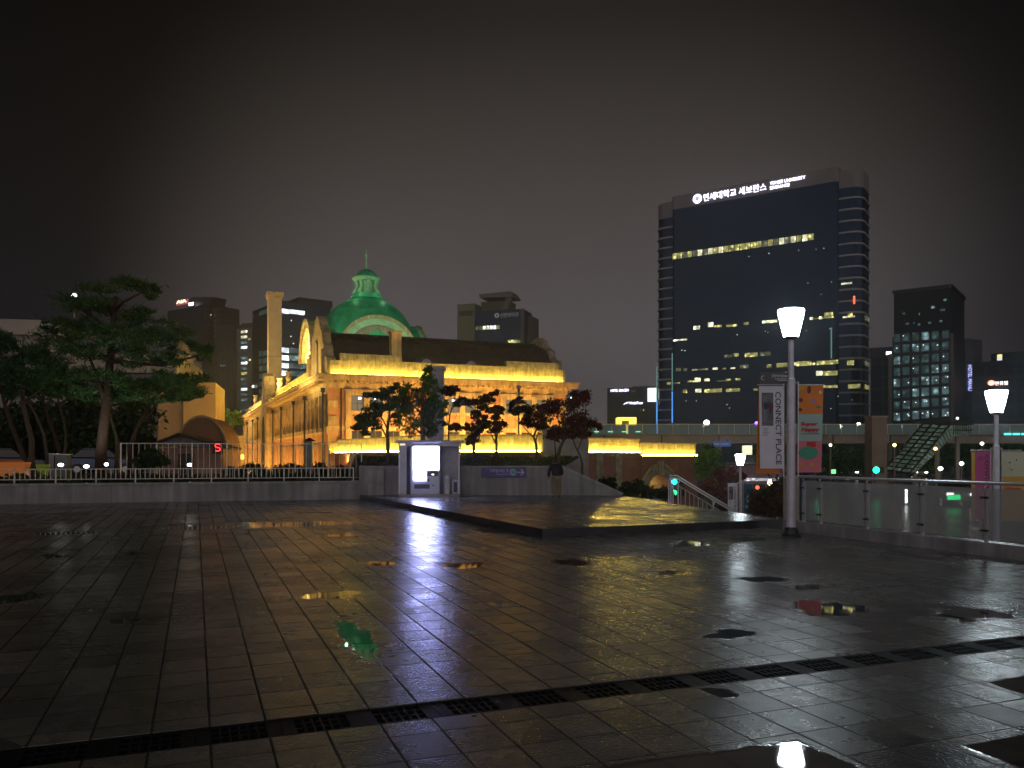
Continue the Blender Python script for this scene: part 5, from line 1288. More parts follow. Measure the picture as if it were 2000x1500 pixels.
yk = thing('yellow_kiosk', 'glowing yellow kiosk with a dark doorway on the overpass', 'kiosk', (xo(1207, 90), 90, zo(849, 90)))
kw = 36 / F * 90; kh = (849 - 815) / F * 90
MB().box(0, 0.42, 0, 2, 0, kh - 0.35).box(kw - 0.75, kw, 0, 2, 0, kh - 0.35).box(0, kw, 0, 2, kh - 0.35, kh).build('lit_frame', YEL, yk)
MB().box(0.42, kw - 0.75, 0.4, 0.5, 0, kh - 0.352).build('doorway', pmat('kiosk shade', (0.12, 0.09, 0.03), 0.7), yk)
MB().box(0.9, kw - 0.75, 0.3, 0.39, 0, kh * 0.62).build('lit_counter', emat('amber counter', (1.0, 0.7, 0.1), 1.0), yk)
def globe(label, px, py, r, mat, Y=90.0, pole=True, name='globe_lamp', zb=None):
    b = zo(849, 90) if zb is None else zb
    t = thing(name, label, 'lamp', (xo(px, Y), Y, b))
    h = zo(py, Y) - b
    MB().lathe([(r * math.sin(math.pi * k / 10) + 0.001, h - r * math.cos(math.pi * k / 10)) for k in range(11)], n=14).build('globe', mat, t, smooth=True)
    MB().tube([(0, 0, 0), (0, 0, h - r)], 0.05, 6).build('pole', DARKMET, t)
    return t
WGL = emat('warm white globe', (1.0, 0.98, 0.8), 5.0)
globe('round white globe lamp above a small canopy on the overpass', 1380, 826, 0.33, WGL)
cn = thing('small_canopy', 'little pale lit canopy under the globe lamp on the overpass', 'canopy', (xo(1366, 90), 90.5, zo(849, 90)))
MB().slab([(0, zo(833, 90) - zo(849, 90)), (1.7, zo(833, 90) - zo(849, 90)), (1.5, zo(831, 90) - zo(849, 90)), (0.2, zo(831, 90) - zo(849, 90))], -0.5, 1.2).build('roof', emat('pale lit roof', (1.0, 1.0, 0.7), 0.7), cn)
for x in (0.15, 1.5): MB().box(x, x + 0.06, 0, 0.06, 0, zo(833, 90) - zo(849, 90)).build('post', PAINTED, cn)
globe('violet glowing lamp beside the white banner, on the overpass', 1478, 827, 0.22, emat('violet lamp', (0.35, 0.08, 1.0), 6.0))
globe('bright white lamp beside the violet lamp on the overpass', 1485, 824, 0.17, DOT)
globe('low white lamp right of the orange banner on the overpass', 1641, 833, 0.2, WGL)
globe('white lamp near the thick pier on the overpass', 1677, 829, 0.22, WGL)
globe('small white lamp on the overpass left of the stair canopy', 1760, 833, 0.16, DOT)
globe('small white lamp on the overpass beside the canopy top', 1870, 817, 0.15, DOT)

# covered stairs
cs_ = thing('stair_canopy', 'long sloping glazed stair cover with a dark lattice climbing to the overpass', 'stairway', (xo(1760, 78), 78, 0))
X8 = lambda px: xo(px, 78) - xo(1760, 78); Z8 = lambda py: zo(py, 78)
CGL = emat('lit green glazing', (0.45, 0.7, 0.5), 0.12, (0.12, 0.17, 0.13), 0.6, 2.0)
LAT = pmat('dark lattice', (0.025, 0.03, 0.027), 0.5)
MB().slab([(X8(1776), Z8(925)), (X8(1790), Z8(922)), (X8(1862), Z8(851)), (X8(1899), Z8(850)), (X8(1899), Z8(831)), (X8(1855), Z8(831))], 0, 0.12).build('side_glazing', CGL, cs_)
ra, rb = Vector((X8(1776), 0, Z8(925))), Vector((X8(1855), 0, Z8(831)))
off = Vector((X8(1838) - X8(1855), 3.5, Z8(826) - Z8(831)))
MB().add([ra, rb, rb + off, ra + off], [(0, 1, 2, 3)]).add([(0, 0, 0)] * 0, []).build('roof_glazing', CGL, cs_)
lt_ = MB()
for k in range(13):
    q = ra.lerp(rb, k / 12); lt_.tube([q + Vector((0, -0.06, 0.06)), q + off + Vector((0, -0.06, 0.06))], 0.07, 5)
for k in range(4): lt_.tube([ra + off * (k / 3) + Vector((0, -0.08, 0.08)), rb + off * (k / 3) + Vector((0, -0.08, 0.08))], 0.09, 5)
lt_.build('lattice', LAT, cs_)
l2 = MB()
for k in range(9):
    f_ = k / 9; x_ = X8(1862 + 4.2 * k); l2.tube([(x_, -0.05, Z8(850)), (x_, -0.05, Z8(831))], 0.035, 4)
l2.tube([(X8(1855), -0.06, Z8(840)), (X8(1899), -0.06, Z8(840))], 0.05, 5)
for k in range(16):
    f_ = k / 16; p1 = Vector((X8(1790 + 72 * f_), -0.05, Z8(922 - 71 * f_))); l2.tube([p1, (X8(1778 + 78 * f_), -0.05, Z8(924 - 92 * f_))], 0.03, 4)
l2.build('mullions', LAT, cs_)
MB().slab([(X8(1851), Z8(830)), (X8(1902), Z8(830)), (X8(1896), Z8(823)), (X8(1855), Z8(824))], -0.1, 4).build('flat_roof', pmat('dark roof sheet', (0.03, 0.035, 0.035), 0.6), cs_)
for q in (1800, 1845, 1885): MB().box(X8(q), X8(q) + 0.3, 1.5, 1.8, -3, Z8(922 - max(0, min(1, (q - 1790) / 72)) * 71) - 0.05).build('column', GIRD, cs_)

# street lamps, traffic lights
AMB = emat('amber lamp', (1.0, 0.62, 0.14), 9.0)
WL = emat('white road lamp', (0.95, 1.0, 0.92), 7.0)
def road_lamp(label, px, py, Y, mat, r=0.2, arm=0.0):
    t = thing('road_lamp', label, 'street lamp', (xo(px, Y), Y, -3.0), 0, 'street lamps on the road')
    h = zo(py, Y) + 3; r *= 0.75
    MB().tube([(arm, 0, 0), (arm, 0, h - 0.15)] + ([(arm * 0.5, 0, h + 0.1), (0, 0, h + 0.12)] if arm else []), 0.06, 7).build('pole', pmat('lamp pole', (0.25, 0.2, 0.14), 0.5), t)
    MB().lathe([(0.05, h - r), (r * 0.9, h - r * 0.4), (r, h), (r * 0.7, h + r * 0.6), (0.03, h + r * 0.8)], n=12).build('lamp_head', mat, t, smooth=True)
    MB().lathe([(0.09, h - r - 0.1), (0.07, h - r)], n=8).build('collar', DARKMET, t)
    return t
road_lamp('amber street lamp on a straight pole left of the glazed stairs', 1747, 869, 70, AMB, 0.2)
road_lamp('pale yellow street lamp right of the Super Happy banner', 1622, 869, 72, emat('pale amber lamp', (1.0, 0.85, 0.5), 6.0), 0.17)
road_lamp('amber lamp with a bent arm just right of the banner edge', 1601, 880, 68, AMB, 0.15, -0.4)
road_lamp('small amber lamp in front of the glazed stair bottom', 1765, 883, 95, AMB, 0.19)
road_lamp('amber lamp in front of the middle of the glazed stairs', 1827, 876, 75, AMB, 0.2)
road_lamp('small warm lamp above the magenta banner', 1918, 866, 70, emat('pale amber lamp', (1.0, 0.85, 0.5), 6.0), 0.2)
road_lamp('round white street lamp low behind the glass railing', 1837, 915, 72, WL, 0.27)
road_lamp('white street lamp with a tapering glow left of the magenta banner', 1878, 905, 70, WL, 0.24)
road_lamp('white lamp with a red tail light near the magenta banner', 1903, 921, 66, WL, 0.13)
road_lamp('dim lamp post beside the station corner, mirror like round head', 1013, 756, 50, pmat('unlit globe', (0.35, 0.36, 0.33), 0.2), 0.22)
road_lamp('white lamp between the dark maples and the far hotel', 1116, 778, 70, WL, 0.2)
road_lamp('tall white floodlight mast rising behind the big pine', 145, 577, 75, WL, 0.3)
road_lamp('white lamp left of the small lamp post below the stairs', 1433, 919, 75, WL, 0.16)
road_lamp('warm white lamp right of the grey small banners', 1504, 943, 60, emat('pale amber lamp', (1.0, 0.85, 0.5), 6.0), 0.26)
GREEN = emat('green signal', (0.0, 1.0, 0.45), 6.0); REDS = emat('red signal', (1.0, 0.06, 0.02), 3.5)
def signal(label, px, py, Y, mat, r=0.16):
    t = thing('traffic_light', label, 'traffic light', (xo(px, Y), Y, -3.0), 0, 'traffic lights on the street')
    h = zo(py, Y) + 3
    MB().tube([(0, 0.25, 0), (0, 0.25, h + 0.1)], 0.05, 7).build('pole', DARKMET, t)
    MB().box(-0.22, 0.62, 0.0, 0.22, h - 0.22, h + 0.22).build('housing', BLACK, t, bevel=0.02)
    mb = MB(); mb.slab(ellipse(0, h, r, r, 16), -0.05, -0.002); mb.build('lit_lens', mat, t)
    for x in (0.3, 0.5): mb = MB(); mb.slab(ellipse(x, h, 0.09, 0.09, 12), -0.03, -0.002); mb.build('lens', PANED, t)
    return t
signal('green traffic light just right of the Super Happy banner foot', 1598, 917, 62, GREEN, 0.22)
signal('green traffic light in front of the thick grey pier', 1711, 918, 62, GREEN, 0.24)
signal('green traffic light in the arch behind the stair handrail, the upper one', 1317, 941, 52, GREEN, 0.17)
signal('green signal below the upper green light in the arch', 1317, 962, 50, emat('dim green signal', (0.0, 0.9, 0.35), 1.5), 0.17)
signal('red traffic light left of the thick pier', 1695, 910, 90, REDS, 0.14)
signal('red traffic light in front of the thick pier', 1712, 906, 95, REDS, 0.12)
signal('red and green sign light right of the small lamp post', 1479, 952, 60, REDS, 0.14)
gs_ = thing('green_lit_panel', 'small square green lit sign on the street between lamp poles', 'sign', (xo(1628, 70), 70, -3))
MB().tube([(0, 0.1, 0), (0, 0.1, zo(921, 70) + 3)], 0.04, 6).build('pole', DARKMET, gs_)
MB().box(-0.18, 0.18, -0.05, 0.03, zo(925, 70) + 3, zo(917, 70) + 3).build('lit_face', emat('lit green face', (0.15, 1.0, 0.25), 1.6), gs_)
# shops under the overpass
sh_ = thing('shop_row', 'low row of shops with pale lit fascia below the overpass', 'shop', (xo(1425, 72), 72, -3))
MB().box(0, 5.0, 0, 6, 0, zo(907, 72) + 3).build('wall', pmat('mauve render', (0.28, 0.17, 0.19), 0.7), sh_)
MB().box(0.8, 4.6, -0.12, -0.003, zo(939, 72) + 3, zo(934, 72) + 3).build('lit_fascia', emat('shop light', (0.9, 0.9, 1.0), 1.2, (0.3, 0.3, 0.3), 0.8, 2.0), sh_)
MB().box(-0.2, 5.2, -0.5, 6.2, zo(907, 72) + 3, zo(905, 72) + 3).build('roof_edge', DARKMET, sh_)
bo = thing('lit_booth', 'yellowish lit booth under the overpass left of the white banner', 'booth', (xo(1455, 80), 80, -3))
MB().box(0, 0.7, 0, 1, zo(888, 80) + 3, zo(866, 80) + 3 - 0.2).build('lit_box', emat('pale box light', (1.0, 1.0, 0.65), 1.0), bo)
MB().box(-1.0, 0.9, 0, 1.2, 0, zo(888, 80) + 3).build('base', DARKMET, bo)

# cars on the street
def car(label, x, y, rz, col, z=-3.0, lit=True):
    t = thing('parked_car', label, 'car', (x, y, z), rz, 'cars on and beside the street')
    m = pmat('car paint ' + col[0], col[1], 0.25, 0.2, coat=0.5, var=0.05)
    MB().slab([(-2.2, 0.32), (2.15, 0.32), (2.25, 0.62), (2.1, 0.88), (1.1, 0.98), (-1.9, 1.0), (-2.25, 0.85)], -0.86, 0.86).build('body', m, t, bevel=0.05)
    MB().slab([(-1.85, 1.003), (1.05, 0.985), (0.35, 1.48), (-1.2, 1.5)], -0.72, 0.72).build('cabin', PANED, t, bevel=0.04)
    MB().slab([(-1.15, 1.503), (0.3, 1.483), (0.2, 1.53), (-1.05, 1.55)], -0.70, 0.70).build('roof', m, t)
    for sx_ in (-1.35, 1.4):
        for s in (-1, 1):
            w = MB().tube([(sx_, s * 0.70, 0.33), (sx_, s * 0.90, 0.33)], 0.33, 16).build('wheel', BLACK, t)
            MB().tube([(sx_, s * 0.901, 0.33), (sx_, s * 0.915, 0.33)], 0.19, 12).build('rim', STEEL, w)
    for s in (-0.62, 0.62):
        MB().box(2.18, 2.27, s - 0.17, s + 0.17, 0.66, 0.80).build('headlight', emat('headlight', (1, 0.97, 0.85), 7.0) if lit else STEEL, t)
        MB().box(-2.28, -2.2, s - 0.15, s + 0.15, 0.70, 0.84).build('tail_light', emat('tail light', (1, 0.03, 0.02), 2.5), t)
    return t
car('white car with lit headlights coming along the street behind the railing', 47.0, 113, -2.0, ('white', (0.5, 0.5, 0.5)), -1.34)
car('silver car waiting on the street near the green light by the pier', 52.0, 117, -1.7, ('silver', (0.35, 0.36, 0.38)), -1.34)
car('dark car on the street right of the Super Happy banner', 43.5, 112, -1.6, ('black', (0.03, 0.03, 0.035)), -1.34)
car('red car on the street behind the small lamp post', 18.5, 58, -2.2, ('red', (0.3, 0.03, 0.03)))
car('grey car farther along the street near the stair foot', 60.0, 122, -1.9, ('grey', (0.2, 0.2, 0.21)), -1.34)
car('dark blue car parked behind the big pine trunk', xo(185, 47), 48.5, 0.05, ('navy', (0.02, 0.04, 0.12)), 0.55, False)
car('black car parked at the far left behind the leaning pines', xo(5, 47), 48, 0.1, ('black', (0.03, 0.03, 0.035)), 0.55, False)

lc = thing('reflection_streak', 'thin white glowing tube in place of a blurred reflection in the glass railing', 'lamp', (xo(1770, 50), 50, -1.34))  # glowing tube added where the railing glass shows a white reflection
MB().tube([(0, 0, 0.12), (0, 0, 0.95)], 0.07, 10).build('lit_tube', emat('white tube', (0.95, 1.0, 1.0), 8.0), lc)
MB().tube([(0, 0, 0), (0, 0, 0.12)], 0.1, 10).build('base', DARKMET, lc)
lg = thing('green_lit_panel', 'low wide green glowing plate in place of a blurred reflection in the glass railing', 'sign', (xo(1852, 48), 48, -1.34))  # glowing plate added for a green reflection in the railing glass
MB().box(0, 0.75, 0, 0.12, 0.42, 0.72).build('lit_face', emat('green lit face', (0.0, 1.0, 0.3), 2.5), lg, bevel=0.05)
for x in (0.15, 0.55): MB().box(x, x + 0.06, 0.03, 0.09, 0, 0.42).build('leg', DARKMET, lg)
car('white car with lit headlights added in place of blurred reflections in the glass railing', 27.3, 50.5, -1.9, ('white', (0.5, 0.5, 0.5)), -1.34)  # car added for the small coloured reflections in the railing glass

car('dark blue car waiting beside the lit white car beyond the railing', 49.5, 124, -1.75, ('navy', (0.02, 0.04, 0.12)), -1.34)
car('pale taxi facing the viewer between the green light and the glazed stairs', 55.5, 112, -1.85, ('cream', (0.45, 0.40, 0.30)), -1.34)
# small things in the pine bed
ob_ = thing('orange_barrier', 'orange plastic barrier behind the picket fence at the far left', 'barrier', P(0, 889, 34) - Vector((0.9, 0, CH - 0.55)), 0.05)
MB().slab([(0, 0), (2.0, 0), (1.85, 0.5), (1.95, 0.86), (0.0, 0.86)], 0, 0.4).build('shell', emat('orange plastic', (0.9, 0.25, 0.03), 0.12, (0.7, 0.2, 0.03)), ob_, bevel=0.03)  # faint glow put into the plastic, which is no lamp
MB().box(0.1, 1.7, 0.08, 0.3, 0.86, 0.93).build('top_ridge', pmat('orange ridge', (0.5, 0.14, 0.03), 0.6), ob_)
lm = thing('lime_tub', 'lime green tub beside the leaning pine trunks', 'tub', P(84, 889, 34.5) - Vector((0, 0, CH - 0.55)))
MB().lathe([(0.14, 0), (0.2, 0.4), (0.27, 0.7), (0.27, 0.76), (0.2, 0.74)], n=20).build('tub', pmat('lime plastic', (0.45, 0.65, 0.03), 0.5), lm)
for i, (px, pa, w, lab) in enumerate(((100, 887, 10, 'slim grey utility box between the leaning pine trunks'), (119, 888, 23, 'wide green grey utility box left of the big pine trunk'))):
    ub = thing('utility_box', lab, 'utility box', P(px, 889, 37) - Vector((0, 0, CH - 0.55)), 0, 'utility boxes in the pine bed')
    hw_ = w / 2 / F * 37; hh = zo(pa, 37) - 0.55
    MB().box(-hw_, hw_, 0, 0.4, 0, hh).build('cabinet', pmat('box grey %d' % i, ((0.25, 0.24, 0.26), (0.16, 0.19, 0.18))[i], 0.6), ub, bevel=0.01)
    MB().box(-hw_ - 0.02, hw_ + 0.02, -0.02, 0.42, hh, hh + 0.03).build('lid', STEEL, ub)
SPOTM = emat('spotlight lens', (0.92, 1.0, 1.0), 9.0)
for px, py, w, lab in ((118, 908, 10, 'small white ground spotlight in front of the wide utility box'), (168, 911, 10, 'bright white ground spotlight left of the big pine trunk'), (207, 907, 7, 'white ground spotlight at the right foot of the big pine'), (370, 908, 9, 'cool white ground spotlight by the hedge below the gabled hut')):
    p = P(px, py, 35.5)
    gsx = thing('ground_spotlight', lab, 'spotlight', (p.x, p.y, 0.55), 0, 'ground spotlights in the planting')
    h = p.z - 0.55
    MB().tube([(0, 0.1, 0), (0, 0.1, h)], 0.02, 6).build('stake', DARKMET, gsx)
    mb = MB(); mb.slab(ellipse(0, h, w / 2 / F * 35.5, 0.07, 14), 0, 0.06); mb.build('lens', SPOTM, gsx)
    MB().tube([(0, 0.062, h), (0, 0.2, h)], 0.075, 10).build('lamp_body', DARKMET, gsx)
    lx = light('spotlight_beam', 'SPOT', (p.x, p.y + 0.3, h + 0.75), 75, (0.95, 1.0, 0.78), spot_size=1.9, spot_blend=0.8, shadow_soft_size=0.1); aim(lx, (p.x + 0.3, p.y + 3.5, 6))
bol = thing('bollard_light', 'grey square bollard with a little pitched cap in front of the lit facade', 'bollard', P(604, 889, 37) - Vector((0, 0, CH - 0.55)))
zb_ = zo(862, 37) - 0.55
MB().box(-0.14, 0.14, -0.14, 0.14, 0, zb_).build('post', pmat('bollard grey', (0.20, 0.20, 0.21), 0.5), bol)
MB().lathe([(0.30, zb_ + 0.002), (0.26, zb_ + 0.03), (0.04, zb_ + 0.16)], n=4).build('cap', DARKMET, bol)

# ------------------------------------------------------------------ vegetation
PINE = leafmat('pine needles', (0.028, 0.080, 0.020), (0.09, 0.19, 0.05), 1.2, 0.3)
MAPLE = leafmat('green maple leaves', (0.03, 0.08, 0.012), (0.09, 0.19, 0.03), 2.0, 0.5)
DMAPLE = leafmat('dark maple leaves', (0.045, 0.020, 0.012), (0.11, 0.05, 0.022), 2.0, 0.45)
RMAPLE = leafmat('red maple leaves', (0.08, 0.014, 0.012), (0.19, 0.035, 0.022), 2.0, 0.4)
GTREE = leafmat('green tree leaves', (0.035, 0.11, 0.018), (0.11, 0.26, 0.04), 1.0, 0.4)
HEDGE = leafmat('hedge leaves', (0.015, 0.035, 0.008), (0.05, 0.09, 0.02), 1.5, 0.25)
GRASS = leafmat('ground cover', (0.02, 0.04, 0.008), (0.06, 0.085, 0.02), 1.5, 0.25)

def foliage(pads, per, size, seed, needle=False, shell=0.5):
    """pads: (centre, (rx, ry, rz)); leaves scattered through each pad, denser towards its outside"""
    g = np.random.default_rng(seed)
    V = []
    for (c, r) in pads:
        vol = max(0.25, (r[0] * r[1] * r[2]) ** (2 / 3))
        n = int(per * vol)
        # sub-clumps give the pad an uneven edge and gaps
        k = max(5, int(6 * vol ** 0.5))
        d = g.normal(size=(k, 3)); d /= np.linalg.norm(d, axis=1)[:, None]
        sub = d * (0.35 + 0.6 * g.random((k, 1)) ** 0.5)
        idx = g.integers(0, k, n)
        q = sub[idx] + g.normal(size=(n, 3)) * 0.24
        p = np.array(c) + q * np.array(r)
        a = g.normal(size=(n, 3)); a /= np.linalg.norm(a, axis=1)[:, None]
        if needle:
            a[:, 2] = np.abs(a[:, 2]) * 0.7 + 0.15
        b = np.cross(a, g.normal(size=(n, 3))); b /= np.linalg.norm(b, axis=1)[:, None] + 1e-9
        s = size * (0.6 + 0.8 * g.random((n, 1)))
        if needle:
            V.append(np.stack([p - b * s * 0.11, p + b * s * 0.11, p + a * s], 1))
        else:
            V.append(np.stack([p - a * s * 0.55, p + b * s * 0.32, p + a * s * 0.55, p - b * s * 0.32], 1))
    V = np.concatenate(V); m, k = V.shape[0], V.shape[1]
    return V.reshape(-1, 3), np.arange(m * k).reshape(m, k)

def leaf_obj(name, VF, mat, parent):
    me = bpy.data.meshes.new(name)
    me.from_pydata(VF[0].tolist(), [], VF[1].tolist()); me.materials.append(mat)
    o = bpy.data.objects.new(name, me); COL.objects.link(o); o.parent = parent
    return o

def tree(name, label, group, Y, base, trunk, limbs, pads, leaf, bark, per, size, seed, r0, needle=False, zbase=None, cat='tree', lr=0.45):
    """trunk, limbs and pads are given as they stand against the view, with a depth offset chosen for each limb"""
    r = random.Random(seed)
    p0 = P(base[0], base[1], Y)
    if zbase is not None: p0.z = zbase
    t = thing(name, label, cat, p0, 0, group)
    loc = lambda px, py, dy=0.0: P(px, py, Y + dy) - p0
    mb = MB()
    tp = [Vector((0, 0, -0.2))] + [loc(x, y, 0.15 * math.sin(i * 1.7 + seed)) for i, (x, y) in enumerate(trunk)]
    n = len(tp); mb.tube(tp, [r0 * (1.25 if i == 0 else 1 - 0.62 * i / (n - 1)) for i in range(n)], 9)
    for L in limbs:
        dy = (r.random() - 0.5) * 3.0
        q = [loc(x, y, dy * i / max(1, len(L) - 1)) for i, (x, y) in enumerate(L)]
        mb.tube(q, [r0 * lr * (1 - 0.75 * i / max(1, len(q) - 1)) for i in range(len(q))], 6)
    mb.build('trunk', bark, t, smooth=True)
    pp = []
    if needle:
        pads = [(a[0], a[1], a[2], a[3] * 1.25) for a in pads] + [(a[0] + r.uniform(-0.7, 0.7) * a[2], a[1] + r.uniform(-14, 14), a[2] * r.uniform(0.3, 0.55), a[3] * r.uniform(0.7, 1.1)) for a in pads for _ in range(2)]
    else:
        pads = [(a[0], a[1], a[2], a[3] * 1.2) + tuple(a[4:]) for a in pads] + [(a[0] + r.uniform(-0.8, 0.8) * a[2], a[1] + r.uniform(-1.0, 1.0) * a[3], a[2] * r.uniform(0.3, 0.5), a[2] * r.uniform(0.2, 0.35)) for a in pads]
    for a in pads:
        x, y, rx, ry = a[:4]
        dy = (r.random() - 0.5) * 2.6 if len(a) < 5 else a[4]
        k = Y / F
        pp.append((tuple(loc(x, y, dy)), (rx * k, max(rx, ry) * k * 0.85, ry * k)))
    leaf_obj('crown', foliage(pp, per, size, seed, needle), leaf, t)
    return t

PG = 'pine trees in the left planting bed'
tree('pine_tree', 'biggest pine with a thick red brown trunk and flat spreading crown', PG, 38, (199, 912),
     [(198, 880), (203, 830), (210, 770), (214, 715), (219, 660), (223, 615), (226, 580)],
     [[(207, 790), (192, 745), (176, 700), (150, 685)], [(205, 752), (175, 742), (135, 752), (110, 760)], [(213, 705), (250, 708), (320, 714), (395, 692)], [(218, 655), (190, 625), (160, 605), (130, 598)],
      [(218, 650), (245, 640), (285, 628)], [(222, 622), (210, 590), (190, 570)], [(223, 610), (240, 590), (285, 567)], [(213, 725), (245, 745), (300, 765)], [(214, 700), (180, 690), (120, 660), (90, 645)], [(216, 690), (262, 668), (330, 660)]],
     [(222, 562, 62, 13), (160, 590, 48, 14), (278, 566, 36, 9), (200, 600, 55, 14), (110, 638, 48, 12), (165, 645, 55, 14), (250, 610, 50, 16), (275, 640, 60, 14), (310, 668, 62, 16), (120, 672, 60, 14), (220, 655, 45, 12), (172, 690, 48, 13), (265, 700, 60, 14),
      (345, 700, 52, 12), (395, 690, 30, 7), (330, 740, 58, 14), (262, 752, 52, 15), (150, 740, 56, 15), (200, 735, 36, 12), (370, 762, 32, 8), (300, 778, 42, 10), (225, 780, 40, 10), (160, 770, 40, 9), (95, 715, 40, 12)],
     PINE, BARK_R, 560, 0.30, 3, 0.27, True, 0.55)
tree('pine_tree', 'leaning pine at the far left edge with two bends in its trunk', PG, 36, (54, 912),
     [(50, 905), (38, 870), (22, 830), (8, 785), (0, 745), (-12, 715)],
     [[(10, 790), (30, 750), (50, 735)], [(5, 765), (-30, 740), (-60, 735)], [(0, 745), (15, 715), (40, 690)]],
     [(10, 690, 55, 14), (45, 720, 50, 14), (-20, 720, 50, 16), (30, 745, 50, 15), (60, 690, 35, 10), (-10, 665, 40, 10), (75, 745, 40, 12), (10, 765, 30, 9)], PINE, BARK_R, 700, 0.28, 7, 0.13, True, 0.55)
tree('pine_tree', 'dark trunked pine leaning left, second from the left edge', PG, 37.5, (60, 912),
     [(62, 900), (62, 860), (52, 820), (44, 785), (46, 755), (52, 730)],
     [[(46, 785), (80, 760), (100, 745)], [(46, 770), (25, 745), (5, 735)]],
     [(60, 715, 50, 13), (100, 735, 45, 13), (25, 730, 42, 12), (85, 700, 40, 10), (115, 760, 38, 11)], PINE, BARK_G, 700, 0.28, 9, 0.15, True, 0.55)
tree('pine_tree', 'slender pine with a curved pale trunk left of the utility boxes', PG, 39, (92, 912),
     [(92, 890), (86, 850), (72, 815), (58, 790), (55, 765)], [[(60, 795), (40, 770)], [(58, 780), (80, 755)]], [(60, 752, 40, 12), (35, 765, 34, 10), (85, 745, 36, 10)], PINE, BARK_G, 700, 0.28, 13, 0.09, True, 0.55)
tree('pine_tree', 'slender pine behind the slim utility box', PG, 40, (119, 912),
     [(118, 890), (107, 850), (95, 820), (85, 785), (82, 755)], [[(88, 795), (110, 765)], [(85, 780), (62, 760)]], [(95, 745, 42, 12), (125, 755, 34, 10), (70, 750, 34, 10)], PINE, BARK_R, 700, 0.28, 17, 0.11, True, 0.55)
tree('pine_tree', 'thin pale stemmed pine just left of the biggest pine', PG, 41, (124, 912),
     [(126, 890), (129, 850), (124, 820), (114, 785), (110, 760)], [[(118, 795), (140, 770)]], [(120, 750, 42, 12), (150, 762, 36, 10), (95, 765, 30, 9)], PINE, BARK_G, 700, 0.28, 19, 0.08, True, 0.55)
tree('pine_tree', 'thin pale stem curving right beside the biggest pine', PG, 40, (226, 912),
     [(229, 880), (228, 855), (219, 825), (211, 800), (212, 778)], [[(216, 810), (235, 790)]], [(215, 765, 40, 11), (240, 775, 30, 9)], PINE, BARK_G, 700, 0.28, 23, 0.10, True, 0.55)
tree('pine_tree', 'forked pine leaning right in front of the beige block', PG, 41, (252, 912),
     [(255, 870), (268, 835), (285, 805), (302, 778), (322, 756)], [[(268, 835), (292, 810), (318, 775), (335, 765)], [(285, 805), (270, 775)], [(302, 778), (345, 770), (372, 772)]],
     [(335, 752, 50, 11), (372, 765, 34, 8), (300, 755, 45, 12), (275, 765, 34, 9), (385, 745, 26, 7), (345, 778, 36, 8)], PINE, BARK_R, 650, 0.28, 29, 0.13, True, 0.55)
# dark broadleaf growth behind the pines
for i, (px, py, rx, ry, Y, lab) in enumerate(((30, 840, 55, 45, 52, 'dark bushy tree behind the leaning pines at the left edge'), (160, 835, 70, 55, 54, 'wide dark bushy tree left behind the biggest pine'), (255, 840, 50, 55, 53, 'dark bushy tree between the biggest pine and the beige block'), (95, 850, 45, 45, 55, 'low dark bushy tree behind the utility boxes'))):
    tree('bushy_tree', lab, 'bushy trees behind the pines', Y, (px, 912), [(px, 890), (px + 4, 850)], [[(px, 880), (px - 20, 850)], [(px, 880), (px + 22, 850)]],
         [(px, py, rx, ry), (px - rx * 0.5, py + 20, rx * 0.6, ry * 0.6), (px + rx * 0.5, py + 18, rx * 0.6, ry * 0.6), (px + 8, py - ry * 0.4, rx * 0.6, ry * 0.5)], HEDGE, BARK_G, 700, 0.3, 50 + i, 0.14, zbase=0.5)

MG = 'maples in the planting bank by the wall'
tree('maple_tree', 'small green maple with layered leaves in front of the lit station facade', MG, 34.5, (758, 903),
     [(758, 885), (757, 860), (757, 838), (760, 815), (762, 795)],
     [[(757, 858), (748, 840), (735, 830), (715, 826)], [(757, 838), (748, 820), (738, 805), (722, 800)], [(760, 820), (775, 800), (790, 785)], [(762, 800), (755, 780), (765, 765)]],
     [(712, 820, 24, 8), (700, 835, 18, 6), (722, 806, 22, 8), (716, 845, 10, 4), (745, 785, 28, 12), (765, 772, 26, 12), (785, 790, 24, 14), (735, 772, 14, 5), (760, 800, 22, 10), (722, 832, 22, 6), (775, 760, 16, 8), (715, 772, 8, 4)], MAPLE, BARK_G, 1904, 0.105, 61, 0.10, zbase=1.3)
tree('broadleaf_tree', 'dense green tree rising behind the vending booth in front of the grey pillar', 'broadleaf trees', 33.5, (826, 880),
     [(826, 860), (826, 840), (824, 810), (826, 780), (830, 750)],
     [[(826, 850), (806, 832), (795, 815)], [(825, 835), (845, 815), (858, 800)], [(825, 810), (805, 790)], [(826, 790), (845, 770)]],
     [(824, 800, 36, 36), (838, 758, 22, 22), (836, 735, 12, 14), (800, 775, 28, 22), (848, 815, 24, 28), (800, 820, 28, 20), (820, 840, 30, 14), (785, 795, 20, 14), (855, 785, 18, 16), (868, 800, 10, 12), (822, 770, 28, 20)], GTREE, BARK_G, 1573, 0.105, 67, 0.12, zbase=1.3)
tree('bare_sapling', 'thin nearly leafless sapling right of the grey pillar', 'saplings', 35, (876, 905),
     [(876, 880), (876, 845), (878, 815), (884, 790), (890, 770)], [[(877, 840), (870, 800), (868, 770)], [(878, 815), (872, 785)], [(880, 805), (893, 782)], [(877, 845), (896, 800)]],
     [(868, 764, 14, 6), (890, 766, 12, 5), (880, 758, 12, 4)], DMAPLE, BARK_G, 900, 0.12, 71, 0.045, zbase=1.3)
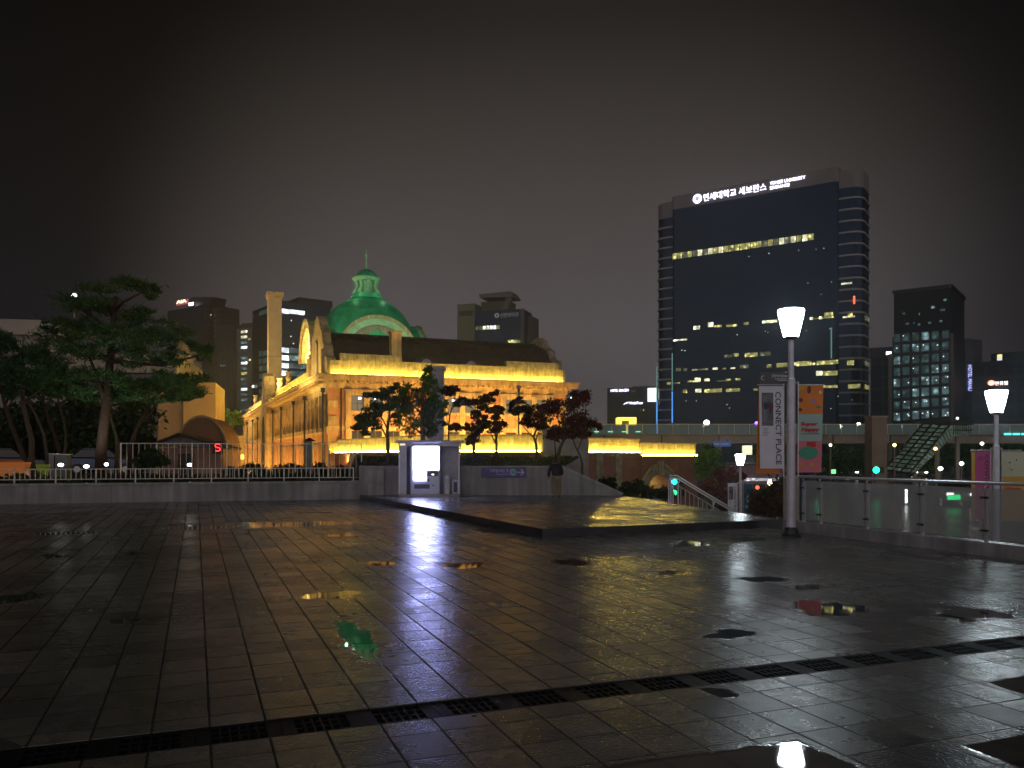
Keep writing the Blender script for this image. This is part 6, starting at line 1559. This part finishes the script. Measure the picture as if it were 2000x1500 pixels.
tree('maple_tree', 'dark maple with a slim trunk in front of the bright station windows', MG, 35, (926, 905),
     [(925, 885), (926, 862), (930, 845), (934, 825), (936, 805)],
     [[(926, 862), (915, 845), (900, 835)], [(932, 840), (945, 820), (955, 808)], [(935, 815), (920, 795), (908, 785)], [(936, 808), (945, 785)]],
     [(908, 782, 20, 7), (930, 790, 22, 9), (896, 832, 18, 7), (918, 830, 22, 9), (935, 812, 18, 9), (945, 776, 14, 7), (890, 790, 10, 4), (930, 845, 18, 7), (922, 860, 12, 6), (885, 838, 8, 4)], DMAPLE, BARK_G, 1573, 0.105, 73, 0.075, zbase=1.4)
tree('maple_tree', 'dark maple with a lit forked trunk right of the bright windows', MG, 36, (969, 907),
     [(969, 890), (970, 868), (968, 850), (965, 830)],
     [[(969, 868), (958, 845), (952, 825)], [(969, 862), (974, 835), (975, 815)], [(965, 830), (968, 800), (966, 775)], [(970, 850), (980, 830)]],
     [(966, 768, 9, 5), (952, 800, 14, 7), (972, 800, 14, 6), (960, 820, 20, 9), (978, 830, 12, 8), (945, 830, 14, 7), (970, 842, 16, 6), (955, 780, 12, 6)], DMAPLE, BARK_G, 1573, 0.105, 79, 0.08, zbase=1.4)
tree('maple_tree', 'dark maple with a trunk leaning left over the glowing parapet', MG, 37, (1049, 908),
     [(1049, 890), (1047, 868), (1042, 853), (1050, 832), (1053, 812)],
     [[(1044, 856), (1030, 842), (1018, 828), (1004, 818)], [(1046, 862), (1052, 840)], [(1053, 815), (1040, 795)], [(1053, 812), (1062, 795)]],
     [(1010, 790, 16, 7), (1000, 805, 14, 5), (1022, 800, 18, 8), (1035, 815, 20, 9), (1045, 800, 16, 9), (1012, 782, 12, 5), (1028, 828, 14, 6), (1055, 825, 16, 10)], DMAPLE, BARK_G, 1573, 0.105, 83, 0.08, zbase=1.4)
tree('maple_tree', 'largest maple with a broad dark red crown above the standing person', MG, 34, (1089, 915),
     [(1089, 895), (1094, 875), (1100, 862), (1103, 845)],
     [[(1096, 870), (1085, 850), (1082, 830)], [(1100, 862), (1115, 845), (1130, 830)], [(1103, 848), (1100, 820), (1095, 800)], [(1086, 900), (1084, 870), (1083, 855)], [(1110, 850), (1140, 835), (1160, 825)]],
     [(1080, 795, 26, 14), (1065, 815, 24, 14), (1105, 805, 30, 18), (1130, 800, 28, 20), (1145, 825, 26, 14), (1110, 830, 34, 14), (1080, 835, 28, 14), (1125, 782, 22, 12), (1140, 775, 14, 8), (1160, 828, 16, 7), (1120, 848, 28, 8), (1085, 852, 20, 7)], RMAPLE, BARK_G, 1738, 0.105, 89, 0.10, zbase=0.7)
tree('maple_tree', 'thin leaning maple stem with few leaves against the brick wall', MG, 36, (1137, 925),
     [(1137, 905), (1133, 890), (1124, 872), (1118, 855)], [[(1128, 880), (1136, 860), (1140, 850)]], [(1120, 850, 20, 7), (1140, 846, 14, 5)], DMAPLE, BARK_G, 1500, 0.13, 97, 0.06, zbase=0.2)
# right: trees and shrubs near the stairs and along the street
tree('broadleaf_tree', 'bright green tree at the end of the brick arch wall', 'broadleaf trees', 54, (1388, 960), [(1388, 930), (1386, 900)], [[(1386, 920), (1375, 900)], [(1386, 915), (1400, 895)]],
     [(1385, 895, 22, 18), (1372, 905, 16, 14), (1398, 910, 16, 16), (1385, 922, 22, 14), (1380, 880, 14, 10)], GTREE, BARK_G, 900, 0.2, 101, 0.12, zbase=-3)
for i, (px, py, rx, ry, Y, mt, lab) in enumerate(((1400, 950, 30, 25, 48, RMAPLE, 'reddish shrub behind the stair handrail'), (1432, 930, 22, 14, 50, RMAPLE, 'reddish shrub left of the small lamp post'),
        (1510, 975, 34, 32, 27, DMAPLE, 'brown leaved bush left of the nearest lamp post'), (1485, 985, 22, 22, 30, HEDGE, 'dark bush behind the blue small banner'), (1530, 960, 26, 40, 33, HEDGE, 'tall dark bush behind the nearest lamp post'),
        (1265, 955, 36, 14, 36, HEDGE, 'wide green shrub in front of the brick arch'), (1187, 947, 16, 10, 36, HEDGE, 'small round shrub above the sloping wall end'), (1225, 955, 20, 12, 36.5, HEDGE, 'middle shrub between the sloping wall and the arch'), (1300, 965, 16, 10, 34, HEDGE, 'low shrub beside the arch foot'))):
    tree('shrub', lab, 'shrubs around the stairs', Y, (px, py + ry), [(px, py + ry * 0.5), (px, py)], [[(px, py + ry * 0.7), (px - rx * 0.4, py)], [(px, py + ry * 0.7), (px + rx * 0.4, py)]],
         [(px, py, rx, ry), (px - rx * 0.5, py + ry * 0.3, rx * 0.6, ry * 0.6), (px + rx * 0.5, py + ry * 0.25, rx * 0.6, ry * 0.65)], mt, BARK_G, 1300, 0.14, 110 + i, 0.05, zbase=(-3.0 if Y > 40 or px > 1400 else -1.2), cat='shrub')
tag(MB().prism([(3.2, 32.2), (7.6, 32.2), (8.5, 39), (2.5, 39)], -3.05, -1.2).build('shrub_bed', SOIL), kind='structure')
for i, (px, py, rx, ry, Y, lab) in enumerate(((1640, 895, 36, 26, 105, 'dark street tree below the overpass right of the orange banner'), (1690, 900, 24, 22, 108, 'dark street tree left of the thick pier'), (1500, 895, 40, 28, 110, 'dark street tree behind the white banner'),
        (1330, 835, 30, 8, 96, 'row tree peeping over the overpass railing'), (1800, 895, 30, 20, 110, 'dark street tree beside the glazed stairs'), (1890, 885, 40, 25, 112, 'dark street tree behind the magenta banner'), (1960, 880, 40, 22, 112, 'dark street tree behind the cream banner'), (1700, 832, 16, 12, 97, 'small tree with yellow leaves on the overpass by the pier'), (455, 815, 18, 14, 110, 'dark tree top between the slim tower and the station'))):
    tree('street_tree', lab, 'trees along the street', Y, (px, 930), [(px, 915), (px, py)], [[(px, py + ry), (px - rx * 0.4, py)], [(px, py + ry), (px + rx * 0.4, py)]],
         [(px, py, rx, ry), (px - rx * 0.5, py + ry * 0.3, rx * 0.6, ry * 0.6), (px + rx * 0.5, py + ry * 0.25, rx * 0.6, ry * 0.65), (px, py - ry * 0.5, rx * 0.5, ry * 0.5)], GTREE if i != 7 else MAPLE, BARK_G, 260, 0.42, 130 + i, 0.16, zbase=-3)
# hedge, rounded bush, ground cover
tree('round_bush', 'rounded bright green bush in front of the tall fence', 'round bushes', 33.5, (292, 912), [(292, 905), (292, 895)], [[(292, 905), (280, 893)], [(292, 905), (306, 893)]],
     [(292, 895, 26, 14), (280, 903, 20, 9), (306, 902, 20, 9)], HEDGE, BARK_G, 2200, 0.13, 151, 0.04, zbase=0.55, cat='bush')
def cover(name, poly_pts, n, size, mat, seed, zfun, hgt):
    g = np.random.default_rng(seed)
    a, b, c, d = [np.array(p) for p in poly_pts]
    s, t = g.random((n, 1)), g.random((n, 1))
    xy = (a * (1 - s) + b * s) * (1 - t) + (d * (1 - s) + c * s) * t
    z = np.array([[zfun(x, y)] for x, y in xy]) + g.random((n, 1)) ** 1.5 * (hgt * (0.5 + 0.5 * np.sin(xy[:, :1] * 2.1 + seed) * np.sin(xy[:, :1] * 0.9)))
    p = np.concatenate([xy, z], 1)
    u = g.normal(size=(n, 3)); u[:, 2] = np.abs(u[:, 2]) + 0.3; u /= np.linalg.norm(u, axis=1)[:, None]
    v = np.cross(u, g.normal(size=(n, 3))); v /= np.linalg.norm(v, axis=1)[:, None]
    k = size * (0.6 + 0.8 * g.random((n, 1)))
    V = np.stack([p - u * k * 0.5, p + v * k * 0.3, p + u * k * 0.6, p - v * k * 0.3], 1)
    o = leaf_obj(name, (V.reshape(-1, 3), np.arange(n * 4).reshape(n, 4)), mat, None)
    tag(o, None, None, None, 'stuff'); return o
cover('ground_cover', [(-26, 26.6), (-6.3, 32.1), (-7.0, 36), (-27, 33.5)], 16000, 0.16, HEDGE, 5, lambda x, y: 0.55, 0.42)
cover('bank_grass', [(-5.8, 32.0), (1.9, 32.0), (3.5, 42.8), (-8.2, 42.8)], 14000, 0.15, GRASS, 9, lambda x, y: 1.15 + 0.42 * max(0, (y - 31.95) / 11.3) ** 0.8, 0.16)
hp = P(450, 889, 38); hq = P(700, 889, 39)
hd = thing('hedge', 'long low dark hedge at the foot of the lit station facade', 'hedge', (hp.x, hp.y, 0.55), math.atan2(hq.y - hp.y, hq.x - hp.x))
hl = math.hypot(hq.x - hp.x, hq.y - hp.y)
leaf_obj('foliage', foliage([((0.3 + k * hl / 9, 0.3 * math.sin(k), 0.32 + 0.08 * math.sin(k * 2.3)), (0.55, 0.5, 0.34)) for k in range(10)], 3000, 0.12, 171), HEDGE, hd)

# ------------------------------------------------------------------ person by the wall, seen from behind
px0, py0 = (1087 - 1000) / F * 29.4, 29.4
per = thing('person', 'person in a dark jacket and khaki trousers bending towards the wall, back to the viewer', 'person', (px0, py0, 0.18), 0.12)
def skin(name, verts, edges, radii, mat, parent, sub=2, root=0):
    me = bpy.data.meshes.new(name); me.from_pydata(verts, edges, []); me.materials.append(mat)
    o = bpy.data.objects.new(name, me); COL.objects.link(o); o.parent = parent
    m = o.modifiers.new('skin', 'SKIN'); m.use_smooth_shade = True
    sv = me.skin_vertices[0].data
    for i, r in enumerate(radii):
        sv[i].radius = (r, r) if isinstance(r, (int, float)) else r
        sv[i].use_root = (i == root)
    s = o.modifiers.new('subdivision', 'SUBSURF'); s.levels = sub; s.render_levels = sub
    return o
SKINM = pmat('skin', (0.42, 0.26, 0.18), 0.5, var=0.05)
B, E, R = [], [], []
def jt(p, r, prev=None):
    B.append(p); R.append(r); i = len(B) - 1
    if prev is not None: E.append((prev, i))
    return i
pel = jt((0, 0, 0.78), 0.10)
wst = jt((0, 0.05, 0.92), 0.095, pel); chs = jt((0, 0.16, 1.06), 0.11, wst); nk = jt((0, 0.27, 1.15), 0.05, chs); nk2 = jt((0, 0.31, 1.19), 0.048, nk)
hd0 = jt((0, 0.38, 1.15), 0.075, nk2); hd1 = jt((0, 0.42, 1.20), 0.09, hd0); hd2 = jt((0, 0.44, 1.26), 0.07, hd1); nose = jt((0, 0.51, 1.12), 0.014, hd0)
for s in (-1, 1):
    ear = jt((s * 0.095, 0.40, 1.18), 0.016, hd1)
    sh = jt((s * 0.16, 0.20, 1.11), 0.058, chs); el = jt((s * 0.23, 0.20, 0.88), 0.042, sh)
    hand_at = (-0.235, 0.28, 0.68) if s < 0 else (0.19, 0.34, 0.74)
    wr = jt(hand_at, 0.028, el); pm_ = jt((hand_at[0] + s * 0.002, hand_at[1] + 0.03, hand_at[2] - 0.06), 0.034, wr)
    for k in range(4):
        q = (pm_ and (hand_at[0] + (k - 1.5) * 0.020, hand_at[1] + 0.045, hand_at[2] - 0.105))
        f1_ = jt(q, 0.009, pm_); jt((q[0], q[1] - 0.012, q[2] - (0.032, 0.042, 0.038, 0.028)[k]), 0.008, f1_)
    th = jt((hand_at[0] - s * 0.042, hand_at[1] + 0.05, hand_at[2] - 0.05), 0.010, wr); jt((hand_at[0] - s * 0.048, hand_at[1] + 0.055, hand_at[2] - 0.085), 0.009, th)
    hp_ = jt((s * 0.085, 0.0, 0.74), 0.075, pel); kn = jt((s * 0.10, 0.025, 0.40), 0.052, hp_); an = jt((s * 0.105, -0.01, 0.085), 0.036, kn); jt((s * 0.115, 0.10, 0.04), 0.034, an)
skin('body', B, E, R, SKINM, per)
JK = pmat('dark jacket cloth', (0.018, 0.016, 0.017), 0.85, scale=9, var=0.4, bump=0.4, bscale=18)
TR = pmat('khaki trouser cloth', (0.21, 0.17, 0.085), 0.85, scale=9, var=0.25, bump=0.4, bscale=16)
jv = [(0, 0.0, 0.70), (0, 0.02, 0.84), (0, 0.07, 0.96), (0, 0.17, 1.09), (0, 0.26, 1.16), (-0.17, 0.20, 1.12), (-0.25, 0.19, 0.90), (-0.24, 0.26, 0.73), (0.17, 0.20, 1.12), (0.25, 0.19, 0.90), (0.205, 0.31, 0.78)]
je = [(0, 1), (1, 2), (2, 3), (3, 4), (3, 5), (5, 6), (6, 7), (3, 8), (8, 9), (9, 10)]
skin('jacket', jv, je, [(0.19, 0.13), (0.19, 0.135), (0.175, 0.135), (0.17, 0.14), 0.085, 0.085, 0.068, 0.05, 0.085, 0.068, 0.05], JK, per)
skin('trousers', [(0, 0, 0.74), (-0.088, 0, 0.70), (-0.10, 0.02, 0.42), (-0.105, -0.005, 0.09), (0.088, 0, 0.70), (0.10, 0.02, 0.42), (0.105, -0.005, 0.09)], [(0, 1), (1, 2), (2, 3), (0, 4), (4, 5), (5, 6)], [0.13, 0.105, 0.082, 0.068, 0.105, 0.082, 0.068], TR, per)
for s in (-1, 1): skin('shoe', [(s * 0.105, -0.03, 0.045), (s * 0.115, 0.08, 0.038), (s * 0.12, 0.16, 0.03)], [(0, 1), (1, 2)], [(0.045, 0.045), (0.045, 0.038), (0.035, 0.028)], BLACK, per)
skin('hair', [(0, 0.385, 1.19), (0, 0.415, 1.235), (0, 0.44, 1.275)], [(0, 1), (1, 2)], [0.092, 0.098, 0.075], pmat('black hair', (0.012, 0.011, 0.01), 0.5), per)
um = thing('umbrella', 'thin furled pale umbrella held at the left side of the bending person', 'umbrella', (px0, py0, 0.18), 0.12)
MB().tube([(-0.235, 0.31, 0.66), (-0.225, 0.20, 0.40), (-0.21, 0.05, 0.03)], [0.03, 0.034, 0.012], 8).build('folded_canopy', pmat('pale umbrella cloth', (0.45, 0.42, 0.36), 0.7), um)
MB().tube([(-0.235, 0.31, 0.66), (-0.24, 0.335, 0.74)], 0.012, 8).build('handle', DARKMET, um)

# ------------------------------------------------------------------ damp night air
hz = MB().box(-560, 560, -160, 960, -4.0, 84.0).build('haze', bpy.data.materials.new('damp air'))
hm = hz.data.materials[0]; hm.use_nodes = True
hn, hl2 = hm.node_tree.nodes, hm.node_tree.links
hn.remove(hn['Principled BSDF'])
pv = hn.new('ShaderNodeVolumePrincipled'); pv.inputs['Color'].default_value = (0.85, 0.9, 1.0, 1); pv.inputs['Density'].default_value = 0.0011; pv.inputs['Anisotropy'].default_value = 0.82
hl2.new(pv.outputs[0], hn['Material Output'].inputs['Volume'])
tag(hz, kind='stuff')
